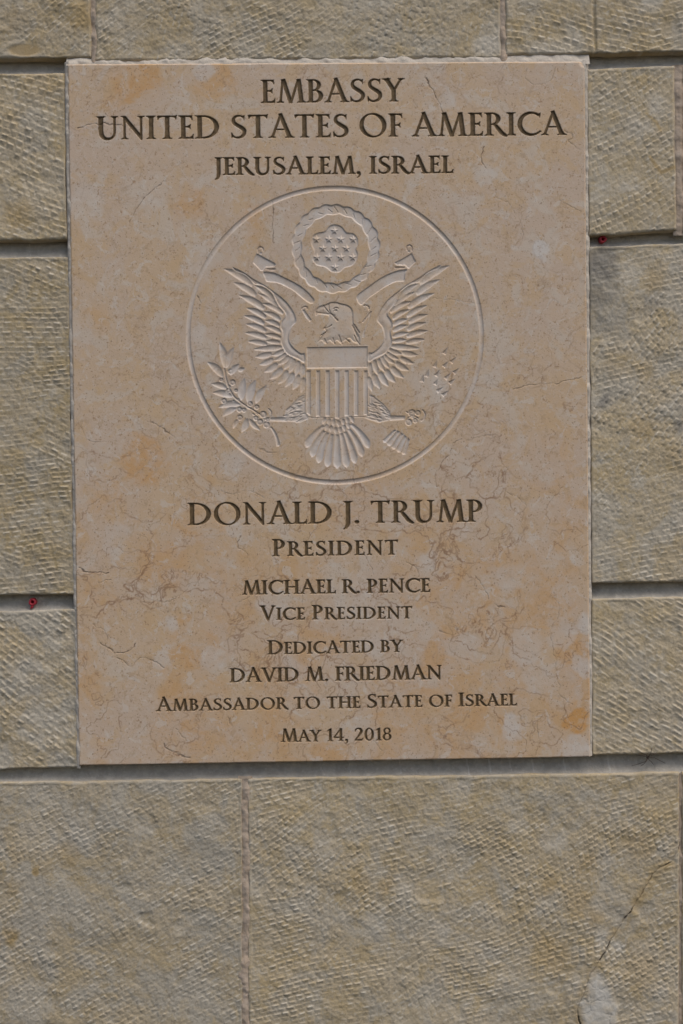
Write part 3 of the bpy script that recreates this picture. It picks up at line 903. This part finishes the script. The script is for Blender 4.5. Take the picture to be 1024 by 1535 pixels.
def ring_strip(ringV, depth_to):
    """side walls from an outline ring back to depth_to (world y)"""
    n = len(ringV)
    back = ringV.copy()
    back[:, 1] = depth_to
    V = np.concatenate([ringV, back])
    k = np.arange(n)
    F = np.stack([k, k + n, (k + 1) % n + n, (k + 1) % n], 1)
    return V, F


# ------------------------------------------------------------------ the wall
wall = empty('stone_wall', 'hammered limestone block wall with recessed grey joints behind and around the inscribed slab', 'wall', (0, 0.02, ZB - .75))


def outline_ids(ny, nx):
    i = np.arange(ny * nx).reshape(ny, nx)
    return np.concatenate([i[0, :-1], i[:-1, -1], i[-1, :0:-1], i[:0:-1, 0]])


def chisel(X, Y, th, p, L, seed, warp=1.0):
    big = .028 * warp
    x = X + big * fbm(X * 4.2, Y * 4.2, seed, 2) + .0014 * fbm(X * 45, Y * 45, seed + 1, 3)
    y = Y + big * fbm(X * 4.2 + 40, Y * 4.2, seed + 2, 2) + .0014 * fbm(X * 45 + 7, Y * 45, seed + 3, 3)
    t = math.radians(th)
    u = x * math.cos(t) + y * math.sin(t)
    v = -x * math.sin(t) + y * math.cos(t)
    r = np.floor(v / p)
    fv = v / p - r
    uu = (u + hsh(r, r * 0 + 3, seed) * L * 3) / L
    k = np.floor(uu)
    fu = uu - k
    h0 = hsh(r, k, seed + 5); h1 = hsh(r, k, seed + 6); h2 = hsh(r, k, seed + 9)
    prof = np.where(fv < .78, (np.clip(fv, 0, 1) / .78) ** 1.6, sst(1, .78, fv))
    ends = sst(0, .28, fu) * sst(1, .74, fu)
    H = (.15 + .85 * h0) * prof * (-.05 + 1.05 * ends) + (fu - .5) * (h1 - .5) * .55 + (h2 - .5) * .35 * ends
    # the iron crushes the limestone white where a stroke stops
    br = sst(.45, .95, h2 + .25 * h1) * np.exp(-((fv - .84) / .13) ** 2) * sst(.10, .30, fu) * sst(.95, .70, fu)
    return H, br


def blur(h):
    for ax in (0, 1):
        h = .25 * np.roll(h, 1, ax) + .5 * h + .25 * np.roll(h, -1, ax)
    return h


BLK = 0


def stone(corners, th, p=8.5, L=15, amp=2.6, grey=.4, ochre=.4, tone=1.0, label=None, th2=None, warp=1.0, rough=1.0, extra=None, out=0.0, edge=(1, 1, 1, 1)):
    """corners in photo px: top-left, top-right, bottom-right, bottom-left; edge = roundness at left, right, top, bottom"""
    global BLK
    BLK += 1
    s = 100 + BLK * 57
    C = pts(corners)
    w = max(np.linalg.norm(C[1] - C[0]), np.linalg.norm(C[2] - C[3])); h = max(np.linalg.norm(C[3] - C[0]), np.linalg.norm(C[2] - C[1]))
    st = .00100
    nx = max(8, int(w / st)); ny = max(8, int(h / st))
    U, Vv = np.meshgrid(np.linspace(0, 1, nx), np.linspace(0, 1, ny))    # V=0 at bottom
    X = (C[3][0] * (1 - U) + C[2][0] * U) * (1 - Vv) + (C[0][0] * (1 - U) + C[1][0] * U) * Vv
    Y = (C[3][1] * (1 - U) + C[2][1] * U) * (1 - Vv) + (C[0][1] * (1 - U) + C[1][1] * U) * Vv
    dl = U * w; dr_ = (1 - U) * w; db = Vv * h; dt = (1 - Vv) * h
    # uneven arrises
    for d, sgn, ax in ((dl, 1, 0), (dr_, -1, 0), (db, 1, 1), (dt, -1, 1)):
        k = sst(.02, 0, d)
        if ax == 0:
            X = X + sgn * k * (.0018 * fbm(Y * 25 + sgn * 9, Y * 0 + s, s, 4) + .0007)
        else:
            Y = Y + sgn * k * (.0018 * fbm(X * 25 + sgn * 9, X * 0 + s, s + 2, 4) + .0007)
    H, B1 = chisel(X, Y, th, p * .88 * MM, L * .86 * MM, s, warp)
    H2, B2 = chisel(X, Y, th + 38 if th2 is None else th2, p * MM * .92, L * MM * .72, s + 11, warp)
    mk = sst(-.12, .22, fbm(X * 9 + s, Y * 9, s + 4, 3))
    H = H * (1 - mk) + H2 * mk
    BR = B1 * (1 - mk) + B2 * mk
    H = H * (.42 + .88 * sst(-.3, .4, fbm(X * 14, Y * 14 + s, s + 8, 2)))
    O = .56 * amp * MM * H
    O = O + .0024 * rough * fbm(X * 16 + s, Y * 16, s + 20, 3) + .0008 * rough * fbm(X * 90, Y * 90, s + 21, 3)
    # broken away spalls
    sp = sst(.34, .62, fbm(X * 21 + 5, Y * 21 + s, s + 30, 3))
    O = O * (1 - .6 * sp) - .0012 * sp
    O = O + .0005 * rough * fbm(X * 260, Y * 260, s + 23, 2) - .0022 + out
    for d, e in zip((dl, dr_, dt, db), edge):
        k = np.clip(1 - d / (.0052 * (1 + .6 * fbm(X * 30, Y * 30, s + 40, 2))), 0, 1)
        O = O * (1 - .75 * k) - e * .0042 * k ** 2
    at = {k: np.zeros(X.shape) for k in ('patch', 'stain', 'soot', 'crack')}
    at['bruise'] = BR * sst(-.3, .2, fbm(X * 30, Y * 30, s + 50, 3))
    if extra:
        O = extra(X, Y, O, at)
    V = W(X, Y, O).reshape(-1, 3)
    F = grid_faces(ny, nx)
    ids = outline_ids(ny, nx)
    rV, rF = ring_strip(V[ids], 0.034)
    n0 = len(V)
    nr = len(ids)
    rF2 = rF.copy()
    rF2 = np.where(rF < nr, ids[np.minimum(rF, nr - 1)], rF - nr + n0)
    V = np.concatenate([V, rV[nr:]])
    F = np.concatenate([F, rF2.astype(np.int32)])
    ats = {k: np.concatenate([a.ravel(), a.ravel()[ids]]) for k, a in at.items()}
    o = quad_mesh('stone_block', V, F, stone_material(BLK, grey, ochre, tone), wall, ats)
    if label:
        o['label'] = label
    return o


def blot_at(X, Y, lst, seed):
    f = np.zeros(X.shape)
    x = X + .012 * fbm(X * 40, Y * 40, seed, 4); y = Y + .012 * fbm(X * 40 + 30, Y * 40, seed + 1, 4)
    for a, b_, r, s in lst:
        c = pt(a, b_)
        f = np.maximum(f, s * sst(1.25, .4, np.hypot(x - c[0], y - c[1]) / (r * PXM)))
    return f


def ex_l1(X, Y, O, at):
    at['stain'] += blot_at(X, Y, [(25, 320, 26, .5), (60, 130, 30, .4)], 61)
    return O


def ex_a(X, Y, O, at):
    c = pt(36, 74)
    d = np.hypot((X - c[0]) / .026, (Y - c[1]) / .010)
    k = sst(1.1, .7, d)
    at['stain'] += .7 * k + blot_at(X, Y, [(120, 25, 22, .6), (20, 30, 20, .3)], 63)
    return O * (1 - k) - .004 * k


def ex_r1(X, Y, O, at):
    at['patch'] += blot_at(X, Y, [(955, 190, 26, .35), (990, 160, 24, .35), (940, 270, 22, .25), (898, 290, 20, .3)], 65)
    d = sd_line(X + .002 * fbm(X * 90, Y * 90, 4, 3), Y, pts([(975, 235), (985, 250), (992, 258), (1012, 250)]))
    at['stain'] += .8 * sst(.0045, .0005, d)
    d2 = sd_line(X, Y + .002 * fbm(X * 90, Y * 90, 5, 3), pts([(970, 170), (984, 182), (991, 196)]))
    at['stain'] += .6 * sst(.0035, .0004, d2)
    return O


def ex_r2(X, Y, O, at):
    at['soot'] += blot_at(X, Y, [(902, 392, 36, 1.1), (893, 440, 34, .8), (900, 480, 26, .5), (975, 460, 14, .4), (907, 602, 12, .9), (930, 480, 24, .4), (1020, 640, 10, .8)], 67)
    at['stain'] += blot_at(X, Y, [(985, 420, 24, .5), (925, 545, 30, .35), (965, 640, 26, .35), (1015, 690, 24, .3), (970, 555, 20, .4)], 68)
    return O


def ex_br(X, Y, O, at):
    P = pts(smooth([(1020, 1270), (1016, 1277), (1008, 1292), (1000, 1296), (988, 1303), (980, 1312), (966, 1335), (952, 1358), (941, 1374), (925, 1398), (914, 1416), (903, 1434), (893, 1450), (884, 1463), (878, 1481), (872, 1499), (866, 1516), (870, 1540), (868, 1600), (860, 1700)], 3))
    x = X + .0022 * fbm(X * 110, Y * 110, 71, 3); y = Y + .0022 * fbm(X * 110 + 5, Y * 110, 72, 3)
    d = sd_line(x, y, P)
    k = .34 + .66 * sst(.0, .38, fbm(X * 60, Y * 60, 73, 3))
    at['crack'] += .85 * k * sst(.0007 + .0014 * k, .0002, d)  # crack's inner shade and dirt painted dark; the grid is too coarse for its depth
    at['stain'] += .55 * sst(.014, .003, d) * sst(-.25, .3, fbm(X * 60, Y * 60, 74, 3))
    pp = pts([(893, 1448), (902, 1462), (908, 1480), (918, 1492), (926, 1510), (923, 1536), (925, 1600), (915, 1650), (880, 1650), (872, 1560), (874, 1535), (870, 1515), (874, 1498), (880, 1475), (884, 1464)])
    xx = X + .006 * fbm(X * 60, Y * 60, 75, 4); yy = Y + .006 * fbm(X * 60 + 3, Y * 60, 76, 4)
    sd = sd_poly(xx, yy, pp)
    m = sst(.006, -.006, sd)
    at['patch'] += m * (.45 + .5 * sst(-.4, .3, fbm(X * 70, Y * 70, 79, 4)))
    hl = sst(.03, .004, np.abs(fbm(X * 30, Y * 45, 80, 4))) * m
    at['soot'] += .6 * hl
    at['patch'] += blot_at(X, Y, [(830, 1262, 22, .35), (690, 1190, 20, .3), (905, 1405, 14, .5), (930, 1420, 12, .45), (560, 1380, 24, .3), (660, 1400, 24, .3), (780, 1240, 24, .25)], 77)
    at['stain'] += blot_at(X, Y, [(865, 1350, 26, .55), (890, 1372, 16, .5), (958, 1265, 26, .4), (825, 1330, 20, .45), (820, 1430, 30, .5), (880, 1300, 24, .35), (540, 1320, 20, .45), (580, 1325, 14, .5), (840, 1440, 20, .45), (960, 1460, 30, .35)], 78)
    O = O * (1 - .7 * m) - .0005 * m + m * .0012 * fbm(X * 60, Y * 60, 85, 4) - .0008 * hl
    return O - .003 * k * sst(.0016, .0003, d)


def ex_bl(X, Y, O, at):
    at['stain'] += blot_at(X, Y, [(55, 1307, 7, 1.0), (12, 1405, 16, .8), (22, 1330, 18, .4), (105, 1280, 20, .35)], 81)
    at['patch'] += blot_at(X, Y, [(60, 1250, 40, .25), (5, 1405, 9, .7), (120, 1255, 24, .25)], 82)
    return O


def ex_mid(X, Y, O, at):
    at['patch'] += blot_at(X, Y, [(735, 66, 26, .6), (70, 60, 20, .2)], 83)
    return O


def ex_c(X, Y, O, at):
    at['patch'] += blot_at(X, Y, [(850, 74, 34, .5), (980, 5, 16, .5), (820, 78, 26, .4)], 84)
    d = sd_line(X + .001 * fbm(X * 80, Y * 80, 6, 2), Y, pts([(886, -180), (891, 20), (893, 84)]))
    return O - .0028 * sst(.004, .0008, d)


X0, X1, Y0, Y1 = -165, 1190, -165, 1700
E_L = (1, .3, .5, .9)
E_R = (.4, 1, .5, .9)
stone([(X0, Y0), (135, Y0), (137, 86), (X0, 91)], 42, 9, 14, 2.8, .5, .6, .93, 'stone block with a smooth ochre hollow on its lower edge', extra=ex_a, rough=1.2)
stone([(143, Y0), (751, Y0), (753, 87), (141, 92)], 35, 9, 15, 2.5, .55, .45, .94, 'wide grey-tan stone block resting above the inscribed slab', extra=ex_mid)
stone([(758, Y0), (X1, Y0), (X1, 73), (757, 84)], 22, 9.5, 19, 2.6, .45, .7, .97, 'yellowish stone block with wavy tool rows and a pale lower edge', extra=ex_c, th2=-12)
stone([(X0, 113), (97, 109), (100, 359), (X0, 364)], -38, 10.5, 17, 3.5, .45, .65, .98, 'short coarse stone block with deep slanting tool dents', extra=ex_l1, th2=-22, rough=1.2, edge=E_L)
stone([(X0, 388), (102, 384), (111, 891.5), (X0, 897)], 3, 8.6, 17, 2.7, .45, .8, .90, 'tall yellowish stone block with level rows of dents', th2=-24, edge=E_L)
stone([(X0, 921), (114, 913), (117, 1152), (X0, 1159)], -40, 10.5, 15, 3.0, 1.1, .15, .97, 'grey coarse stone block with slanting rows of dents', th2=20, rough=1.25, edge=E_L)
stone([(881, 103), (1013, 98), (1015, 346), (883, 354)], 32, 10.5, 13, 2.2, .55, .45, .98, 'short grey-ochre stone block with sparse slanting dents', extra=ex_r1, th2=26, rough=.7, edge=E_R)
stone([(1024, 97), (X1, 93), (X1, 343), (1025, 348)], 30, 9, 15, 2.5, .4, .5, .98)
stone([(883, 369), (X1, 360), (X1, 869), (888, 876)], 12, 9.2, 16, 2.6, .8, .4, 1.0, 'tall pale stone block with a sooty upper corner', extra=ex_r2, th2=50, edge=E_R)
stone([(887, 897), (X1, 892), (X1, 1127), (888, 1133)], -36, 8.6, 26, 2.7, .5, .35, 1.0, 'short pale stone block with long slanting combed ridges', th2=-30, warp=.7, edge=E_R)
stone([(X0, 1175), (362.5, 1168), (364.5, Y1), (X0, Y1)], 27, 8.2, 15, 2.3, 1.0, .22, .90, 'large grey stone block with fine slanting tool rows', extra=ex_bl, th2=31, warp=.6, edge=(1, .25, .5, 1))
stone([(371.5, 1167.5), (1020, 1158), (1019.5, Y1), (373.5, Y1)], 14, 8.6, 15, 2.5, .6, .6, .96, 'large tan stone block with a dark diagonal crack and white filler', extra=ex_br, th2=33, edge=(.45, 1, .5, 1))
stone([(1022.6, 1158), (X1, 1155), (X1, Y1), (1022.4, Y1)], 20, 9, 15, 2.5, .5, .5, .98)

M_GREY = mortar_material('grey_joint_mortar', (.355, .328, .278), (.43, .398, .338), (.53, .50, .44))
M_PINK = mortar_material('pinkish_joint_mortar', (.46, .375, .29), (.43, .335, .245), (.52, .46, .39))
M_LIME = mortar_material('lime_mortar', (.52, .465, .385), (.57, .515, .435), (.43, .385, .32))


def strip(a_top, b_top, a_bot, b_bot, mat, prof, n_along=None, drips=None, noise=.0016, wob=.0, name='mortar_joint', label=None):
    """a mortar strip between two long edges given in px; prof = list of (t across 0..1, metres out)"""
    A, B, C, D = pts([a_top, b_top, a_bot, b_bot])
    L = np.linalg.norm(B - A); Wd = np.linalg.norm(C - A)
    n = max(10, int(L / .0014)); k = max(6, int(Wd / .0011))
    S, T = np.meshgrid(np.linspace(0, 1, n), np.linspace(0, 1, k))
    X = (A[0] * (1 - S) + B[0] * S) * (1 - T) + (C[0] * (1 - S) + D[0] * S) * T
    Y = (A[1] * (1 - S) + B[1] * S) * (1 - T) + (C[1] * (1 - S) + D[1] * S) * T
    sd = int(abs(A[0] * 991 + A[1] * 577) * 100) % 997
    Tw = np.clip(T + wob * fbm(S * L * 40, T * 0 + sd, sd, 4), 0, 1)
    O = np.interp(Tw, [p_[0] for p_ in prof], [p_[1] for p_ in prof]) + noise * fbm(X * 60, Y * 60, sd, 5) * 2
    dr = np.zeros(X.shape)
    if drips:
        for x, ya, yb, w in drips:
            P = pts([(x, ya), (x + 1.2, (ya + yb) / 2), (x + 2.5, yb)])
            d = sd_line(X + .0012 * fbm(X * 140, Y * 140, sd + 3, 2), Y, P)
            dr = np.maximum(dr, sst(w * .0014, w * .0004, d))
    V = W(X, Y, O).reshape(-1, 3)
    F = grid_faces(k, n)[:, ::-1]
    o = quad_mesh(name, V, F, mat, wall, {'drip': dr.ravel()})
    if label:
        o['label'] = label
    return o


HP = [(0, -.023), (.50, -.0222), (.76, -.0165), (.90, -.0112), (1, -.0062)]
strip((X0, 86), (99, 83), (X0, 116), (99, 112), M_GREY, HP)
strip((877, 77), (X1, 67), (879, 106), (X1, 97), M_GREY, HP, label='pale grey joint beside the slab\'s upper corner')
strip((X0, 359), (102, 354), (X0, 391), (104, 387), M_GREY, HP, drips=[(40, 362, 382, .6)])
strip((881, 348), (X1, 337), (883, 371.5), (X1, 364), M_GREY, HP)
strip((X0, 892), (113, 886), (X0, 925), (116, 916), M_GREY, HP)
strip((884, 870), (X1, 864), (887, 900), (X1, 895), M_GREY, HP)
strip((X0, 1153), (X1, 1121), (X0, 1178), (X1, 1160), M_GREY, HP, drips=[(735, 1138, 1160, .9), (766, 1138, 1158, .6), (800, 1137, 1158, .8), (848, 1137, 1156, .8), (915, 1136, 1157, .8), (600, 1140, 1162, .6), (480, 1145, 1163, .6), (702, 1140, 1165, .9), (524, 1146, 1162, .5)],
      label='long grey joint running under the slab')
VP = [(0, -.0048), (.3, -.0032), (.5, -.0028), (.75, -.0034), (1, -.005)]
strip((132, Y0), (137, 92), (148, Y0), (146, 94), M_PINK, VP, wob=.15)
strip((747, Y0), (750, 92), (762, Y0), (761, 92), M_PINK, VP, wob=.15)
strip((1009, 96), (1011, 352), (1029, 96), (1029, 352), M_PINK, [(0, -.006), (.3, -.0035), (.6, -.003), (1, -.006)])
strip((1017, 1160), (1016, Y1), (1026, 1160), (1026, Y1), M_PINK, [(0, -.007), (.5, -.0055), (1, -.007)], wob=.3)
strip((357, 1164), (358, Y1), (378, 1164), (379, Y1), M_PINK, [(0, -.0045), (.25, -.0030), (.40, -.0020), (.60, -.0016), (.75, -.0030), (1, -.0045)], wob=.3, noise=.0016)
# the lime bedding round the slab
LP = [(0, -.004), (.3, -.0012), (.7, -.0008), (1, -.003)]
strip((99, 86), (884, 80), (99, 99), (884, 96), M_LIME, [(0, -.0055), (.3, -.0030), (.55, -.0014), (1, -.0002)], wob=.25, label='pale bedding mortar along the slab\'s upper edge')
strip((96, 92), (114, 1152), (103, 92), (121, 1152), M_LIME, [(0, -.0042), (.2, -.0004), (.7, .0006), (1, .0003)], wob=.25, label='pale bedding mortar along the slab\'s left edge')
strip((873.5, 90), (882, 1133), (883, 90), (890, 1133), M_LIME, [(0, -.0012), (.35, -.0002), (.65, -.0008), (1, -.0050)], wob=.12, label='pale bedding mortar along the slab\'s right edge')
# core of the wall behind the facing
core = pts([(X0, Y0), (X1, Y0), (X1, Y1), (X0, Y1)])
cx0, cx1, cy0, cy1 = core[:, 0].min(), core[:, 0].max(), core[:, 1].min(), core[:, 1].max()
cv = [(cx0, .030, cy0 + ZB), (cx1, .030, cy0 + ZB), (cx1, .030, cy1 + ZB), (cx0, .030, cy1 + ZB), (cx0, .20, cy0 + ZB), (cx1, .20, cy0 + ZB), (cx1, .20, cy1 + ZB), (cx0, .20, cy1 + ZB)]
quad_mesh('wall_core', np.array(cv), np.array([(0, 1, 2, 3), (5, 4, 7, 6), (4, 0, 3, 7), (1, 5, 6, 2), (3, 2, 6, 7), (4, 5, 1, 0)]), M_GREY, wall, {'drip': np.zeros(8)}, False)

# ------------------------------------------------------------------ the slab
plaque = empty('inscribed_plaque', 'veined peach stone slab with carved brown lettering and an eagle seal', 'plaque', (0, 0, ZB - PH / 2))
OUT0 = .0022
OUT = OUT0 - DEP + .00016 * fbm(PX_ * 60, PY_ * 60, 91, 4)
OUT -= .0011 * VEIN * 0.6
ed = np.minimum(np.minimum(PX_ + PW / 2, PW / 2 - PX_), np.minimum(PY_ + PH / 2, PH / 2 - PY_))
chip = .0016 * (1 + .7 * np.clip(fbm(PX_ * 22, PY_ * 22, 93, 4), -.4, 1))
OUT -= .0016 * np.clip(1 - ed / chip, 0, 1)
# softly broken upper right corner
cr = np.array(pt(876.5, 92.5))
OUT -= .003 * sst(.011, .003, np.hypot(PX_ - cr[0], PY_ - cr[1]))
PV = W(PX_, PY_, OUT).reshape(-1, 3)
PF = grid_faces(NY, NX)
LF = LAB[:-1, :-1].ravel()
ATT = {'paint': PAINT, 'cut': CUT, 'vein': VEIN, 'orange': ORANGE, 'pale': PALE, 'hair': HAIR}
ATT = {k: a.ravel() for k, a in ATT.items()}
M_SLAB = slab_material()


def sub(lab, name, parent, skirt=False):
    F = PF[LF == lab]
    ids, inv = np.unique(F, return_inverse=True)
    F2 = inv.reshape(F.shape).astype(np.int32)
    V = PV[ids]
    at = {k: a[ids] for k, a in ATT.items()}
    if skirt:
        oi = outline_ids(NY, NX)
        loc = np.searchsorted(ids, oi)
        n0 = len(V); nr = len(oi)
        back = V[loc].copy()
        back[:, 1] = .026
        k = np.arange(nr)
        SF = np.stack([loc, k + n0, (k + 1) % nr + n0, loc[(k + 1) % nr]], 1).astype(np.int32)
        V = np.concatenate([V, back])
        F2 = np.concatenate([F2, SF])
        at = {kk: np.concatenate([a, a[loc] * 0]) for kk, a in at.items()}
    return quad_mesh(name, V, F2, M_SLAB, parent, at)


sub(0, 'slab', plaque, True)
for li in range(len(LINES)):
    sub(20 + li, 'inscription', plaque)
seal = sub(1, 'seal', plaque)
SUBLAB = {5: 'ribbon curling to the left of the eagle', 6: 'ribbon curling to the right of the eagle'}
for lab, nm in SEAL.items():
    if lab != 1:
        o = sub(lab, nm, seal)
        o.matrix_parent_inverse = Matrix.Translation(-Vector((0, 0, 0)))
        if lab in SUBLAB:
            o['label'] = SUBLAB[lab]
for o in list(seal.children):
    o.matrix_parent_inverse = Matrix.Identity(4)


# ------------------------------------------------------------------ red wall plugs in two joints
def plug(x, y, r, tab, label, back):
    """a hollow plastic plug end: rounded rim, bore, closed bore bottom; optional tab below"""
    c = np.array(pt(x, y))
    n = 28
    prof = [(r, -.020), (r, -.0015), (r * .93, .0), (r * .55, .0), (r * .42, -.0012), (r * .40, -.012), (.0001, -.0122)]
    a = np.linspace(0, 2 * np.pi, n, endpoint=False)
    V = []
    for k, (rad, o) in enumerate(prof):
        wob = 1 + .05 * np.sin(a * 3 + x)
        V.append(W(c[0] + rad * wob * np.cos(a), c[1] + rad * wob * np.sin(a), back + o))
    V = np.concatenate(V)
    F = []
    for k in range(len(prof) - 1):
        for i in range(n):
            j = (i + 1) % n
            F.append((k * n + i, k * n + j, (k + 1) * n + j, (k + 1) * n + i))
    if tab:
        t0 = len(V)
        T = []
        for (dx, dy) in ((-2.4, 3.5), (2.2, 4.5), (.6, 8.5), (-3.0, 10.5)):
            T.append((dx, dy))
        Pt = pts([(x + dx, y + dy) for dx, dy in T])
        V = np.concatenate([V, W(Pt[:, 0], Pt[:, 1], back - .0008), W(Pt[:, 0], Pt[:, 1], back - .006)])
        F += [(t0, t0 + 3, t0 + 2, t0 + 1)] + [(t0 + k, t0 + (k + 1) % 4, t0 + 4 + (k + 1) % 4, t0 + 4 + k) for k in range(4)]
    loc = (float(c[0]), -back, float(c[1]) + ZB)
    o = quad_mesh('wall_plug', V - np.array(loc), np.array(F), M_RED, None, None)
    o.location = loc
    o['label'] = label
    o['category'] = 'wall plug'
    o['group'] = 'red plugs left in the joints'
    return o


M_RED = plain_material('red_plastic', (.46, .045, .06), .5)
plug(46.8, 903.3, .0056, True, 'bright red plastic plug with a small tab below its hole, left of the slab', -.008)
plug(906.3, 356.6, .0056, False, 'dark red round plug without a tab, right of the slab', -.010)


# ------------------------------------------------------------------ the small spider under the right-hand block
def spider():
    c = np.array(pt(971.5, 1136))
    M = plain_material('spider_brown', (.06, .04, .03), .6)
    V = []; F = []

    def tube(P, r):
        P = np.asarray(P, float)
        n = 6
        b0 = len(V)
        for i, p_ in enumerate(P):
            t = P[min(i + 1, len(P) - 1)] - P[max(i - 1, 0)]
            t /= np.linalg.norm(t) + 1e-9
            s_ = np.cross(t, (0.1, 1, .05)); s_ /= np.linalg.norm(s_) + 1e-9
            u_ = np.cross(t, s_)
            rr = r if np.isscalar(r) else r[i]
            for k in range(n):
                an = 2 * math.pi * k / n
                V.append(p_ + rr * (math.cos(an) * s_ + math.sin(an) * u_))
        for i in range(len(P) - 1):
            for k in range(n):
                F.append((b0 + i * n + k, b0 + i * n + (k + 1) % n, b0 + (i + 1) * n + (k + 1) % n, b0 + (i + 1) * n + k))
    S = np.linspace(0, 1, 9)
    tube([(0, -.001, .0022 - .0052 * s) for s in S], [max(.0002, .0019 * math.sin(math.pi * (s * .94 + .03)) ** .6) for s in S])
    legs = [((.004, .006), (.008, .020)), ((.006, .004), (.018, .0085)), ((.010, .000), (.028, -.010)), ((.004, -.005), (.010, -.012)), ((-.004, .006), (-.014, .008)), ((-.006, .003), (-.018, .004)), ((-.006, -.006), (-.024, -.013)), ((-.003, -.005), (-.010, -.014))]
    for (a, b_), (e, f_) in legs:
        tube([(0, -.001, 0), (a * .6, -.0045, b_ * .8), (a, -.005, b_), ((a + e) / 2, -.003, (b_ + f_) / 2), (e, .002, f_)], [.0005, .00042, .0004, .00034, .00025])
    o = quad_mesh('spider', np.array(V), np.array(F), M)
    o.location = (float(c[0]), .004, float(c[1]) + ZB)
    o['label'] = 'tiny dark long-legged spider under the bottom edge of the right-hand block'
    o['category'] = 'spider'


spider()
